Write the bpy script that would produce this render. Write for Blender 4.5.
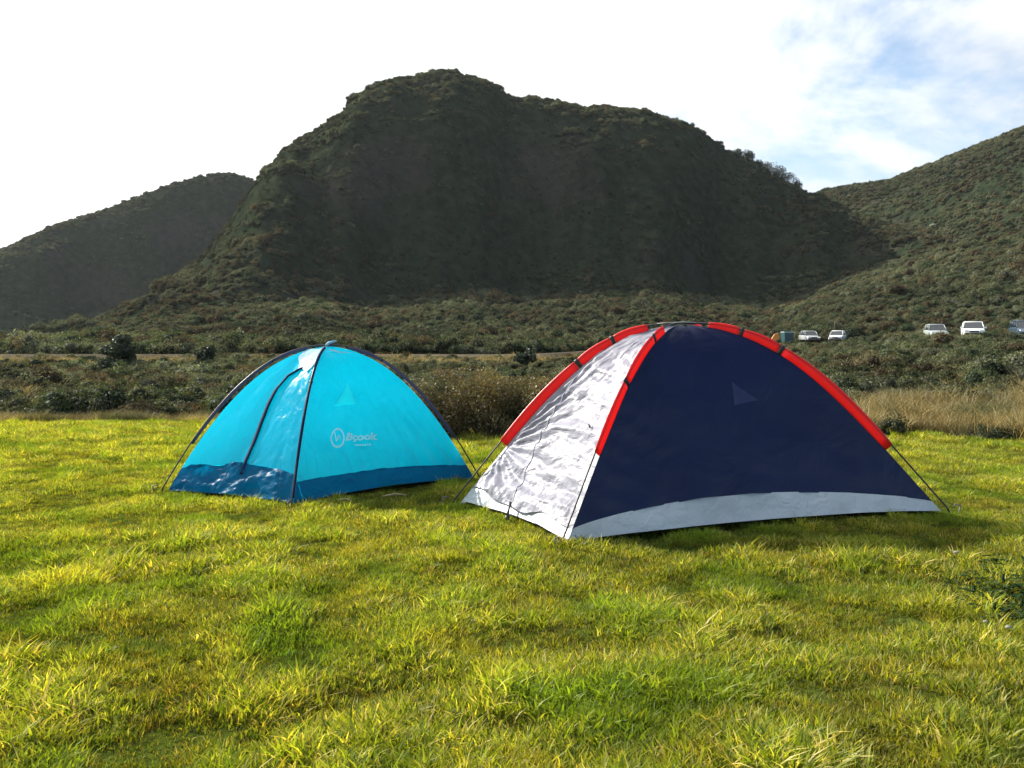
import bpy, math, random
import numpy as np
from mathutils import Vector

# ------------------------------------------------------------------ camera, sky, sun, exposure
scene = bpy.context.scene
for o in list(bpy.data.objects): bpy.data.objects.remove(o)
COL = scene.collection
R = math.radians
W, H_, F = 1024, 768, 887.0
CAMH = 1.1
PITCH = math.atan((384 - 335) / F)
cam_d = bpy.data.cameras.new('camera')
cam = bpy.data.objects.new('camera', cam_d); COL.objects.link(cam)
cam_d.sensor_width = 36; cam_d.lens = 36 * F / W
cam_d.clip_start = 0.05; cam_d.clip_end = 6000
cam.location = (0, 0, CAMH); cam.rotation_euler = (math.pi / 2 - PITCH, 0, 0)
scene.camera = cam

SUN_AZ = math.atan2(-0.84, 0.54)          # from +Y towards +X (negative = left)
SUN_EL = R(34)
SUN_DIR = Vector((math.cos(SUN_EL) * math.sin(SUN_AZ), math.cos(SUN_EL) * math.cos(SUN_AZ), math.sin(SUN_EL)))
world = bpy.data.worlds.new('World'); scene.world = world
world.use_nodes = True
wt = world.node_tree; wt.nodes.clear()
def wn(t, **k):
    n = wt.nodes.new(t)
    for a, b in k.items(): setattr(n, a, b)
    return n
wl = wt.links.new
w_out = wn('ShaderNodeOutputWorld'); w_bg = wn('ShaderNodeBackground'); w_bg.inputs[1].default_value = 0.115
sky = wn('ShaderNodeTexSky', sky_type='NISHITA', sun_disc=False)
sky.sun_elevation = SUN_EL; sky.sun_rotation = SUN_AZ % (2 * math.pi); sky.air_density = 1.0; sky.dust_density = 1.5
w_tc = wn('ShaderNodeTexCoord'); w_sep = wn('ShaderNodeSeparateXYZ'); wl(w_tc.outputs['Generated'], w_sep.inputs[0])
w_add = wn('ShaderNodeMath', operation='ADD'); w_add.inputs[1].default_value = 0.45; wl(w_sep.outputs[2], w_add.inputs[0])
w_dx = wn('ShaderNodeMath', operation='DIVIDE'); wl(w_sep.outputs[0], w_dx.inputs[0]); wl(w_add.outputs[0], w_dx.inputs[1])
w_dy = wn('ShaderNodeMath', operation='DIVIDE'); wl(w_sep.outputs[1], w_dy.inputs[0]); wl(w_add.outputs[0], w_dy.inputs[1])
w_cmb = wn('ShaderNodeCombineXYZ'); wl(w_dx.outputs[0], w_cmb.inputs[0]); wl(w_dy.outputs[0], w_cmb.inputs[1])
w_cmb.inputs[2].default_value = 3.7
w_sh = wn('ShaderNodeVectorMath', operation='ADD'); w_sh.inputs[1].default_value = (-0.06, 0.02, 0.0); wl(w_cmb.outputs[0], w_sh.inputs[0])
w_n1 = wn('ShaderNodeTexNoise'); w_n1.inputs['Scale'].default_value = 2.6; w_n1.inputs['Detail'].default_value = 9
w_n1.inputs['Roughness'].default_value = 0.6; w_n1.inputs['Distortion'].default_value = 0.25; wl(w_sh.outputs[0], w_n1.inputs['Vector'])
# cloud bank is thickest towards the sun and breaks up away from it
w_dot = wn('ShaderNodeVectorMath', operation='DOT_PRODUCT'); wl(w_tc.outputs['Generated'], w_dot.inputs[0]); w_dot.inputs[1].default_value = SUN_DIR
w_b = wn('ShaderNodeMath', operation='MULTIPLY_ADD'); w_b.inputs[1].default_value = 0.58; wl(w_dot.outputs['Value'], w_b.inputs[0]); wl(w_n1.outputs[0], w_b.inputs[2])
w_ramp = wn('ShaderNodeMapRange'); w_ramp.inputs[1].default_value = 0.57; w_ramp.inputs[2].default_value = 0.79; w_ramp.interpolation_type = 'SMOOTHSTEP'
wl(w_b.outputs[0], w_ramp.inputs[0])
w_n2 = wn('ShaderNodeTexNoise'); w_n2.inputs['Scale'].default_value = 4.5; w_n2.inputs['Detail'].default_value = 7; wl(w_cmb.outputs[0], w_n2.inputs['Vector'])
w_r2 = wn('ShaderNodeMapRange'); w_r2.inputs[1].default_value = 0.3; w_r2.inputs[2].default_value = 0.6; w_r2.inputs[3].default_value = 4.3; w_r2.inputs[4].default_value = 5.4
wl(w_n2.outputs[0], w_r2.inputs[0])
w_cs = wn('ShaderNodeMapRange'); w_cs.inputs[1].default_value = 0.2; w_cs.inputs[2].default_value = 0.95; w_cs.inputs[3].default_value = 0.0; w_cs.inputs[4].default_value = 3.2
wl(w_dot.outputs['Value'], w_cs.inputs[0])
w_ca = wn('ShaderNodeMath', operation='ADD'); wl(w_r2.outputs[0], w_ca.inputs[0]); wl(w_cs.outputs[0], w_ca.inputs[1])
w_cc = wn('ShaderNodeVectorMath', operation='SCALE'); w_cc.inputs[0].default_value = (0.97, 0.985, 1.0); wl(w_ca.outputs[0], w_cc.inputs['Scale'])
w_mix = wn('ShaderNodeMixRGB'); wl(w_ramp.outputs[0], w_mix.inputs[0]); wl(sky.outputs[0], w_mix.inputs[1]); wl(w_cc.outputs[0], w_mix.inputs[2])
wl(w_mix.outputs[0], w_bg.inputs[0]); wl(w_bg.outputs[0], w_out.inputs[0])

sun_l = bpy.data.lights.new('sun', 'SUN'); sun_l.energy = 5.0; sun_l.angle = R(0.5); sun_l.color = (1.0, 0.94, 0.82)
sun_o = bpy.data.objects.new('sun', sun_l); COL.objects.link(sun_o)
sun_o.rotation_euler = (-SUN_DIR).to_track_quat('-Z', 'Y').to_euler(); sun_o.location = (-40, 30, 60)
scene.view_settings.view_transform = 'Standard'; scene.view_settings.look = 'None'
scene.view_settings.gamma = 1.0; scene.view_settings.exposure = 0.92
scene.cycles.max_bounces = 8; scene.cycles.diffuse_bounces = 3; scene.cycles.transmission_bounces = 6
scene.cycles.transparent_max_bounces = 8
scene.cycles.use_denoising = True

# ------------------------------------------------------------------ helpers
rng = np.random.default_rng(7); random.seed(7)
def ray(px, py):
    xc = (px - 512) / F; yc = (384 - py) / F
    y = math.cos(PITCH) + yc * math.sin(PITCH); z = -math.sin(PITCH) + yc * math.cos(PITCH)
    return xc / y, z / y
def gp(px, py, z=0.0):
    a, t = ray(px, py); Y = (z - CAMH) / t
    return Vector((a * Y, Y, z))
def at(px, py, Y):
    a, t = ray(px, py); return Vector((a * Y, Y, CAMH + t * Y))
def _hash(ix, iy, seed):
    h = (ix * 374761393 + iy * 668265263 + seed * 1442695041) & 0xffffffff
    h = ((h ^ (h >> 13)) * 1274126177) & 0xffffffff
    h = h ^ (h >> 16)
    return (h & 0xffff) / 65535.0
def noise(x, y, seed=0):
    x = np.asarray(x, float); y = np.asarray(y, float)
    ix = np.floor(x).astype(np.int64); iy = np.floor(y).astype(np.int64); fx = x - ix; fy = y - iy
    ux = fx * fx * (3 - 2 * fx); uy = fy * fy * (3 - 2 * fy)
    a = _hash(ix, iy, seed); b = _hash(ix + 1, iy, seed); c = _hash(ix, iy + 1, seed); d = _hash(ix + 1, iy + 1, seed)
    return (a * (1 - ux) + b * ux) * (1 - uy) + (c * (1 - ux) + d * ux) * uy
def fbm(x, y, oct=4, seed=0, rough=0.5):
    s = 0; amp = 1; tot = 0
    for i in range(oct):
        s = s + amp * (noise(x * 2 ** i + 13.7 * i, y * 2 ** i - 7.1 * i, seed + i) - 0.5); tot += amp; amp *= rough
    return s / tot * 2
def sst(a, b, x):
    t = np.clip((x - a) / (b - a), 0, 1); return t * t * (3 - 2 * t)
def mesh_np(name, v, f, smooth=True):
    me = bpy.data.meshes.new(name); v = np.asarray(v, np.float32); f = np.asarray(f, np.int32)
    me.vertices.add(len(v)); me.vertices.foreach_set('co', v.ravel())
    k = f.shape[1]; me.loops.add(f.size); me.loops.foreach_set('vertex_index', f.ravel())
    me.polygons.add(len(f)); me.polygons.foreach_set('loop_start', np.arange(0, f.size, k, dtype=np.int32))
    try: me.polygons.foreach_set('loop_total', np.full(len(f), k, np.int32))
    except Exception: pass
    if smooth: me.polygons.foreach_set('use_smooth', np.ones(len(f), bool))
    me.update(calc_edges=True); me.validate(); return me
def grid_faces(nr, nc):
    i = np.arange(nr - 1)[:, None] * nc + np.arange(nc - 1)[None, :]
    return np.stack([i, i + 1, i + nc + 1, i + nc], -1).reshape(-1, 4)
def link(name, me, mat=None, parent=None):
    o = bpy.data.objects.new(name, me); COL.objects.link(o)
    if mat: me.materials.clear(); me.materials.append(mat)
    if parent: o.parent = parent
    return o
def tag(o, label=None, cat=None, group=None, kind=None):
    if label: o['label'] = label
    if cat: o['category'] = cat
    if group: o['group'] = group
    if kind: o['kind'] = kind
    return o
def empty(name, loc=(0, 0, 0), rz=0):
    o = bpy.data.objects.new(name, None); COL.objects.link(o); o.location = loc; o.rotation_euler = (0, 0, rz)
    o.empty_display_size = 0.1; return o
class MB:
    def __init__(s): s.v = []; s.f = []
    def add(s, v, f):
        n = len(s.v); s.v += [tuple(p) for p in v]; s.f += [tuple(i + n for i in q) for q in f]
    def box(s, c, d, rz=0):
        cx, cy, cz = c; a, b, h = d[0] / 2, d[1] / 2, d[2] / 2; co, si = math.cos(rz), math.sin(rz)
        v = []
        for x, y, z in ((-a, -b, -h), (a, -b, -h), (a, b, -h), (-a, b, -h), (-a, -b, h), (a, -b, h), (a, b, h), (-a, b, h)):
            v.append((cx + x * co - y * si, cy + x * si + y * co, cz + z))
        s.add(v, [(0, 3, 2, 1), (4, 5, 6, 7), (0, 1, 5, 4), (1, 2, 6, 5), (2, 3, 7, 6), (3, 0, 4, 7)])
    def tube(s, pts, r, n=8, r2=None, cap=True, long=None):
        """sweep; long = list of unit vectors giving the ellipse's long axis (radius r), r2 across it"""
        pts = [Vector(p) for p in pts]; m = len(pts); V = []
        for i, p in enumerate(pts):
            t = (pts[min(i + 1, m - 1)] - pts[max(i - 1, 0)]).normalized()
            if long is not None: a = Vector(long[i]); a = (a - t * a.dot(t)).normalized()
            else:
                a = t.cross(Vector((0, 0, 1)));
                if a.length < 0.05: a = t.cross(Vector((0, 1, 0)))
                a.normalize()
            b = t.cross(a)
            ra = r[i] if hasattr(r, '__len__') else r; rb = (r2[i] if hasattr(r2, '__len__') else r2) if r2 else ra
            for k in range(n):
                q = 2 * math.pi * k / n; V.append(p + a * ra * math.cos(q) + b * rb * math.sin(q))
        Fc = [(i * n + k, i * n + (k + 1) % n, (i + 1) * n + (k + 1) % n, (i + 1) * n + k) for i in range(m - 1) for k in range(n)]
        if cap: Fc += [tuple(range(n))[::-1], tuple((m - 1) * n + k for k in range(n))]
        s.add(V, Fc)
    def build(s, name, mat, parent=None, smooth=True):
        me = bpy.data.meshes.new(name); me.from_pydata(s.v, [], s.f); me.update()
        for p in me.polygons: p.use_smooth = smooth
        return link(name, me, mat, parent)

# ------------------------------------------------------------------ materials
def mat_new(name):
    m = bpy.data.materials.new(name); m.use_nodes = True; nt = m.node_tree; nt.nodes.clear()
    def n(t, **k):
        q = nt.nodes.new(t)
        for a, b in k.items(): setattr(q, a, b)
        return q
    return m, n, nt.links.new
def ramp(n, stops):
    r = n('ShaderNodeValToRGB'); e = r.color_ramp.elements
    while len(e) < len(stops): e.new(0.5)
    for q, (p, c) in zip(e, stops): q.position = p; q.color = (*c, 1)
    return r
def simple(name, col, rough=0.6, var=0.12, scale=30, bump=0.0, metal=0.0, spec=0.5):
    m, n, l = mat_new(name); out = n('ShaderNodeOutputMaterial'); p = n('ShaderNodeBsdfPrincipled')
    tc = n('ShaderNodeTexCoord'); nz = n('ShaderNodeTexNoise'); nz.inputs['Scale'].default_value = scale; nz.inputs['Detail'].default_value = 5
    l(tc.outputs['Object'], nz.inputs['Vector'])
    r = ramp(n, [(0.3, tuple(c * (1 - var) for c in col)), (0.7, tuple(min(1, c * (1 + var)) for c in col))])
    l(nz.outputs[0], r.inputs[0]); l(r.outputs[0], p.inputs['Base Color']); p.inputs['Roughness'].default_value = rough
    p.inputs['Metallic'].default_value = metal; p.inputs['Specular IOR Level'].default_value = spec
    if bump:
        b = n('ShaderNodeBump'); b.inputs['Strength'].default_value = bump; b.inputs['Distance'].default_value = 0.01
        l(nz.outputs[0], b.inputs['Height']); l(b.outputs[0], p.inputs['Normal'])
    l(p.outputs[0], out.inputs[0]); return m
def foliage(name, stops, patch=0.15, pcol=None, pscale=0.15, trans=0.4, plo=0.5, phi=0.7, tcol=(1.15, 1.25, 0.5), gloss=0.06, p2=None, p2scale=0.9):
    """leaf / blade colour: per-leaf ramp x instance tint, with patches of another colour over the ground"""
    m, n, l = mat_new(name); out = n('ShaderNodeOutputMaterial')
    at_ = n('ShaderNodeAttribute', attribute_name='rnd'); r = ramp(n, stops); l(at_.outputs['Fac'], r.inputs[0])
    geo = n('ShaderNodeNewGeometry'); col = r.outputs[0]
    for pc, sc, lo, hi, off in ((pcol, pscale, plo, phi, 0), (p2, p2scale, 0.48, 0.66, 31)):
        if pc is None: continue
        mp = n('ShaderNodeVectorMath', operation='ADD'); l(geo.outputs['Position'], mp.inputs[0]); mp.inputs[1].default_value = (off, off, 0)
        nz = n('ShaderNodeTexNoise'); nz.inputs['Scale'].default_value = sc; nz.inputs['Detail'].default_value = 4; l(mp.outputs[0], nz.inputs['Vector'])
        mr = n('ShaderNodeMapRange'); mr.inputs[1].default_value = lo; mr.inputs[2].default_value = hi; l(nz.outputs[0], mr.inputs[0])
        mx = n('ShaderNodeMixRGB'); l(mr.outputs[0], mx.inputs[0]); l(col, mx.inputs[1]); mx.inputs[2].default_value = (*pc, 1); col = mx.outputs[0]
    ti = n('ShaderNodeAttribute', attribute_name='tint', attribute_type='INSTANCER')
    ml = n('ShaderNodeVectorMath', operation='MULTIPLY'); l(col, ml.inputs[0]); 
    # tint is (multiplier - 1): zero where there is no instancer
    ad = n('ShaderNodeVectorMath', operation='ADD'); l(ti.outputs['Vector'], ad.inputs[0]); ad.inputs[1].default_value = (1, 1, 1)
    l(ad.outputs[0], ml.inputs[1])
    d = n('ShaderNodeBsdfDiffuse'); t = n('ShaderNodeBsdfTranslucent'); g = n('ShaderNodeBsdfGlossy'); g.inputs['Roughness'].default_value = 0.45
    l(ml.outputs[0], d.inputs[0]); tm = n('ShaderNodeVectorMath', operation='MULTIPLY'); l(ml.outputs[0], tm.inputs[0]); tm.inputs[1].default_value = tcol; l(tm.outputs[0], t.inputs[0])
    m1 = n('ShaderNodeMixShader'); m1.inputs[0].default_value = trans; l(d.outputs[0], m1.inputs[1]); l(t.outputs[0], m1.inputs[2])
    m2 = n('ShaderNodeMixShader'); m2.inputs[0].default_value = gloss; l(m1.outputs[0], m2.inputs[1]); l(g.outputs[0], m2.inputs[2]); g.inputs[0].default_value = (0.8, 0.85, 0.8, 1)
    l(m2.outputs[0], out.inputs[0]); return m
def terrain_mat(name, stops, scale, stops2, scale2, lo, hi, rough=0.95, bump=0.6, bdist=0.3):
    m, n, l = mat_new(name); out = n('ShaderNodeOutputMaterial'); p = n('ShaderNodeBsdfPrincipled'); geo = n('ShaderNodeNewGeometry')
    a = n('ShaderNodeTexNoise'); a.inputs['Scale'].default_value = scale; a.inputs['Detail'].default_value = 8; l(geo.outputs['Position'], a.inputs['Vector'])
    b = n('ShaderNodeTexNoise'); b.inputs['Scale'].default_value = scale2; b.inputs['Detail'].default_value = 6; l(geo.outputs['Position'], b.inputs['Vector'])
    ra = ramp(n, stops); l(a.outputs[0], ra.inputs[0]); rb = ramp(n, stops2); l(a.outputs[0], rb.inputs[0])
    mr = n('ShaderNodeMapRange'); mr.inputs[1].default_value = lo; mr.inputs[2].default_value = hi; l(b.outputs[0], mr.inputs[0])
    mx = n('ShaderNodeMixRGB'); l(mr.outputs[0], mx.inputs[0]); l(ra.outputs[0], mx.inputs[1]); l(rb.outputs[0], mx.inputs[2])
    l(mx.outputs[0], p.inputs['Base Color']); p.inputs['Roughness'].default_value = rough; p.inputs['Specular IOR Level'].default_value = 0.0
    bu = n('ShaderNodeBump'); bu.inputs['Strength'].default_value = bump; bu.inputs['Distance'].default_value = bdist; l(a.outputs[0], bu.inputs['Height']); l(bu.outputs[0], p.inputs['Normal'])
    l(p.outputs[0], out.inputs[0]); return m
def cloth(name, col, trans=0.5, tcol=None, gloss=0.15, rough=0.3, bscale=9, bump=0.35, dist=0.02, weave=900, stretch=(1, 1, 1), warp=1.0, detail=5, sheen=0.25, sheen_bump=0.35):
    m, n, l = mat_new(name); out = n('ShaderNodeOutputMaterial')
    tc = n('ShaderNodeTexCoord'); mp = n('ShaderNodeMapping'); mp.inputs['Scale'].default_value = stretch; l(tc.outputs['Object'], mp.inputs['Vector'])
    nz = n('ShaderNodeTexNoise'); nz.inputs['Scale'].default_value = bscale; nz.inputs['Detail'].default_value = detail; nz.inputs['Distortion'].default_value = warp; nz.inputs['Roughness'].default_value = 0.55
    l(mp.outputs[0], nz.inputs['Vector'])
    bu = n('ShaderNodeBump'); bu.inputs['Strength'].default_value = bump; bu.inputs['Distance'].default_value = dist; l(nz.outputs[0], bu.inputs['Height'])
    n2 = n('ShaderNodeTexNoise'); n2.inputs['Scale'].default_value = 3.0; n2.inputs['Detail'].default_value = 3; l(tc.outputs['Object'], n2.inputs['Vector'])
    r = ramp(n, [(0.35, tuple(c * 0.88 for c in col)), (0.65, tuple(min(1, c * 1.1) for c in col))]); l(n2.outputs[0], r.inputs[0])
    d = n('ShaderNodeBsdfDiffuse'); l(r.outputs[0], d.inputs[0]); l(bu.outputs[0], d.inputs['Normal'])
    t = n('ShaderNodeBsdfTranslucent'); t.inputs[0].default_value = (*(tcol or col), 1); l(bu.outputs[0], t.inputs['Normal'])
    g = n('ShaderNodeBsdfGlossy'); g.inputs['Roughness'].default_value = rough; g.inputs[0].default_value = (1, 1, 1, 1)
    b2 = n('ShaderNodeBump'); b2.inputs['Strength'].default_value = bump * sheen_bump; b2.inputs['Distance'].default_value = dist; l(nz.outputs[0], b2.inputs['Height']); l(b2.outputs[0], g.inputs['Normal'])
    m1 = n('ShaderNodeMixShader'); m1.inputs[0].default_value = trans; l(d.outputs[0], m1.inputs[1]); l(t.outputs[0], m1.inputs[2])
    fr = n('ShaderNodeFresnel'); fr.inputs[0].default_value = 1.45; l(bu.outputs[0], fr.inputs['Normal'])
    fm = n('ShaderNodeMath', operation='MULTIPLY_ADD', use_clamp=True); l(fr.outputs[0], fm.inputs[0]); fm.inputs[1].default_value = sheen; fm.inputs[2].default_value = gloss
    m2 = n('ShaderNodeMixShader'); l(fm.outputs[0], m2.inputs[0]); l(m1.outputs[0], m2.inputs[1]); l(g.outputs[0], m2.inputs[2])
    l(m2.outputs[0], out.inputs[0]); return m

# ------------------------------------------------------------------ terrain height functions
AZ = lambda p: (p - 512) / F
def tab(pairs):
    xs = np.array([AZ(p) for p, _ in pairs]); ys = np.array([v for _, v in pairs], float)
    return lambda a: np.interp(a, xs, ys)
ROADY = lambda a: 48.0 + 58 * sst(0.0, 0.33, a) - 28 * sst(0.385, 0.50, a)
def RHW(a):                                      # half the road's depth range, wider where it runs away from us
    d = (ROADY(a + 0.004) - ROADY(a - 0.004)) / 0.008; return 1.5 * np.minimum(2.2, np.sqrt(1 + (d / np.maximum(ROADY(a) + a * d, 12)) ** 2))
def edge_y(a):                                  # where the mown field ends
    return 9.2 + 3.4 * sst(-0.04, -0.2, a) * 1.0 - 0.5 * sst(0.3, 0.6, a) + 0.35 * noise(a * 14, a * 0, 5)
def base(x, y):
    a = np.clip(x / np.maximum(y, 1.0), -1.2, 1.2); ry = ROADY(a)
    zr = -0.06 + 0.80 * sst(0.34, 0.5, a)
    t = sst(9, ry - 4, y)
    dip = (0.42 - 0.15 * sst(0.3, 0.45, a)) * np.sin(np.pi * np.clip((y - 9) / (ry - 11), 0, 1)) ** 0.7 * (y < ry - 2)
    z = t * zr - dip
    z = z + 0.22 * fbm(x / 9.0, y / 9.0, 3, 3) * sst(12, 20, y) * np.where(y < ry, 1 - 0.95 * sst(ry - 9, ry - 4, y), 0.05)
    z = z + (0.02 * fbm(x / 0.7, y / 0.7, 3, 9) + 0.030 * fbm(x / 0.30, y / 0.30, 2, 12) * (1 - 0.7 * sst(4.4, 5.2, y) * (1 - sst(7.5, 8.5, y)))) * (1 - sst(10, 14, y))
    return z
def te(py):
    yc = (384 - py) / F
    return (-math.sin(PITCH) + yc * math.cos(PITCH)) / (math.cos(PITCH) + yc * math.sin(PITCH))
class Hill:
    def __init__(s, sil, D, Dc, pyc, Y0, z0, back, rough, p=1.6, seed=0, ramp_p=1.3):
        s.sil, s.D, s.Dc, s.pyc = tab([(p_, te(v + 3.0)) for p_, v in sil]), tab(D), tab(Dc), tab([(p_, te(v)) for p_, v in pyc])
        s.Y0, s.z0, s.back, s.rough, s.p, s.seed, s.rp = Y0, z0, back, rough, p, seed, ramp_p
        s.a0, s.a1 = AZ(sil[0][0]), AZ(sil[-1][0])
    def z(s, x, y):
        a = x / np.maximum(y, 1.0)
        D = s.D(a); Dc = s.Dc(a) + 26 * s.rough * fbm(a * 7, a * 0 + 2, 3, s.seed + 40); H = CAMH + D * s.sil(a); zc = CAMH + Dc * s.pyc(a)
        zc = np.minimum(zc + s.rough * 3.2 * fbm(a * 6.5 + 3, a * 0 + 4, 3, s.seed + 60), H)
        t1 = np.clip((y - s.Y0) / (Dc - s.Y0), 0, 1); lo = s.z0 + (zc - s.z0) * t1 ** s.rp
        t2 = np.clip((y - Dc) / (D - Dc), 0, 1); hi = zc + (H - zc) * (1 - (1 - t2) ** s.p) * (0.35 + 0.65 * sst(-0.1, 0.55, t2))
        z = np.where(y < Dc, lo, hi)
        t3 = np.clip((y - D) / s.back, 0, 1); z = np.where(y > D, H - (H + 12) * (t3 ** 1.7), z)
        # relief: gullies on the steep part, gentle lumps below
        k = s.rough * (0.25 * sst(s.Y0, s.Y0 + 40, y) + 0.75 * np.sin(np.pi * np.clip(t2 * 0.92 + 0.04, 0, 1)) * (y > Dc))
        g = (1 - np.abs(fbm(a * 11 + 0.4 * fbm(x / 30, y / 30, 2, s.seed + 9), y / 120, 4, s.seed))) - 0.7
        z = z + k * (1 - 0.65 * sst(0.7, 1.0, t2)) * (6.5 * g + 3.6 * fbm(x / 22, z / 16 + y / 40, 4, s.seed + 4) + 1.3 * fbm(x / 5.5, z / 4.5 + y / 9, 3, s.seed + 6, 0.6))
        z = z + s.rough * 0.8 * fbm(x / 6.0, y / 6.0, 3, s.seed + 2) * sst(s.Y0, s.Y0 + 60, y)
        return z
    def mesh(s, name, mat, Y1, nc=620, nr=300):
        a = np.linspace(s.a0, s.a1, nc); u = np.linspace(0, 1, nr)
        y = (s.Y0 - 6) * (Y1 / (s.Y0 - 6)) ** u
        A, Y = np.meshgrid(a, y); X = A * Y; Z = s.z(X, Y)
        v = np.stack([X, Y, Z], -1).reshape(-1, 3)
        o = link(name, mesh_np(name, v, grid_faces(nr, nc)), mat); tag(o, kind='structure'); return o
mountain = Hill(
    sil=[(-420, 395), (-200, 380), (0, 356), (50, 343), (100, 326), (150, 300), (200, 259), (235, 216), (250, 196), (262, 178), (285, 155), (300, 142), (325, 125), (345, 112), (352, 102), (370, 89), (400, 79), (430, 73), (450, 71), (475, 76), (497, 86), (512, 96), (530, 96), (560, 103), (590, 108), (610, 106), (650, 114), (690, 128), (715, 142), (735, 155), (760, 168), (785, 184), (800, 192), (815, 197), (850, 212), (900, 226), (950, 242), (1000, 264), (1060, 304), (1150, 345), (1300, 380)],
    D=[(-400, 120), (0, 160), (100, 195), (200, 245), (262, 268), (330, 278), (430, 290), (600, 308), (760, 318), (830, 312), (900, 290), (960, 262), (1040, 230), (1300, 160)],
    Dc=[(-400, 90), (0, 110), (100, 122), (200, 145), (262, 175), (330, 212), (430, 234), (600, 252), (760, 260), (850, 250), (960, 200), (1040, 160), (1300, 110)],
    pyc=[(-400, 395), (0, 358), (100, 347), (200, 326), (262, 306), (330, 302), (430, 301), (600, 302), (760, 300), (850, 300), (960, 302), (1040, 322), (1300, 380)],
    Y0=58, z0=-3.0, back=210, rough=1.0, seed=20)
left_hill = Hill(
    sil=[(-500, 420), (-300, 345), (-120, 288), (-60, 268), (0, 249), (25, 238), (50, 227), (75, 219), (100, 210), (125, 200), (150, 190), (175, 181), (200, 174), (225, 171), (240, 173), (262, 180), (300, 200), (400, 250), (600, 330)],
    D=[(-500, 330), (0, 400), (262, 480), (600, 560)], Dc=[(-500, 290), (0, 352), (262, 425), (600, 520)],
    pyc=[(-500, 420), (0, 338), (262, 330), (600, 332)], Y0=150, z0=-2.0, back=260, rough=1.0, seed=50, p=1.5)
right_hill = Hill(
    sil=[(560, 330), (640, 290), (720, 235), (780, 205), (812, 190), (830, 186), (860, 182), (885, 178), (900, 171), (930, 160), (960, 148), (985, 138), (1010, 128), (1024, 123), (1080, 100), (1150, 80), (1250, 60), (1500, 45)],
    D=[(560, 560), (780, 490), (860, 470), (1024, 400), (1200, 350), (1500, 300)], Dc=[(560, 300), (780, 250), (1024, 200), (1500, 170)],
    pyc=[(560, 334), (700, 326), (800, 300), (860, 278), (940, 258), (1024, 240), (1200, 215), (1500, 190)], Y0=84, z0=-1.2, back=260, rough=0.75, seed=80, p=1.15, ramp_p=1.15)
HILLS = (mountain, left_hill, right_hill)
def land(x, y):
    z = base(x, y)
    a = x / np.maximum(y, 1)
    for h in HILLS:
        hz = h.z(x, y); ok = (a > h.a0) & (a < h.a1) & (y > h.Y0 - 6)
        z = np.where(ok, np.maximum(z, hz), z)
    return z

soil = terrain_mat('field_soil', [(0.3, (0.030, 0.045, 0.008)), (0.7, (0.070, 0.090, 0.014))], 26.0, [(0.3, (0.035, 0.042, 0.010)), (0.7, (0.085, 0.080, 0.022))], 0.08, 0.5, 0.62, bump=0.8, bdist=0.03)
heath = terrain_mat('heath_earth', [(0.3, (0.010, 0.016, 0.009)), (0.55, (0.023, 0.031, 0.017)), (0.75, (0.042, 0.046, 0.027))], 0.35, [(0.35, (0.030, 0.028, 0.022)), (0.7, (0.048, 0.043, 0.035))], 0.035, 0.54, 0.68, bump=1.0, bdist=1.2)

# ground: one sheet out to the horizon, fine under the tents, coarse far away
def spaced(half, fine, n):
    u = np.linspace(-1, 1, n); k = 6.2
    return np.sinh(u * k) / np.sinh(k) * half
gx = spaced(1150, 0, 640); gy = np.concatenate([-spaced(200, 0, 161)[81:][::-1], spaced(1150, 0, 1101)[550:]]) + 6
gy = np.unique(gy)
GX, GY = np.meshgrid(gx, gy); GZ = base(GX, GY) - 3.0 * sst(160, 400, GY)
g_me = mesh_np('ground', np.stack([GX, GY, GZ], -1).reshape(-1, 3), grid_faces(len(gy), len(gx)))
ground = link('ground', g_me, soil); tag(ground, kind='structure')
g_me.materials.append(heath)
cy = np.array([p.center[:] for p in g_me.polygons]); far = (cy[:, 1] > edge_y(cy[:, 0] / np.maximum(cy[:, 1], 1)) + 0.6).astype(np.int32)
g_me.polygons.foreach_set('material_index', far)
mountain.mesh('mountain', heath, 560, nc=760, nr=360)
left_hill.mesh('hill', heath, 780, nc=420, nr=200)
right_hill.mesh('hillside', heath, 780, nc=480, nr=260)

# the air: thin even haze round the whole scene, sky outside
hm, hn_, hl_ = mat_new('haze_air'); ho = hn_('ShaderNodeOutputMaterial'); hv = hn_('ShaderNodeVolumePrincipled')
hv.inputs['Color'].default_value = (0.86, 0.93, 1.0, 1); hv.inputs['Density'].default_value = 0.00006; hv.inputs['Anisotropy'].default_value = 0.35
hl_(hv.outputs[0], ho.inputs['Volume'])
mbx = MB(); mbx.box((0, 480, 87), (2500, 1500, 186)); hz_o = mbx.build('haze', hm, None, False); tag(hz_o, kind='stuff')
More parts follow.
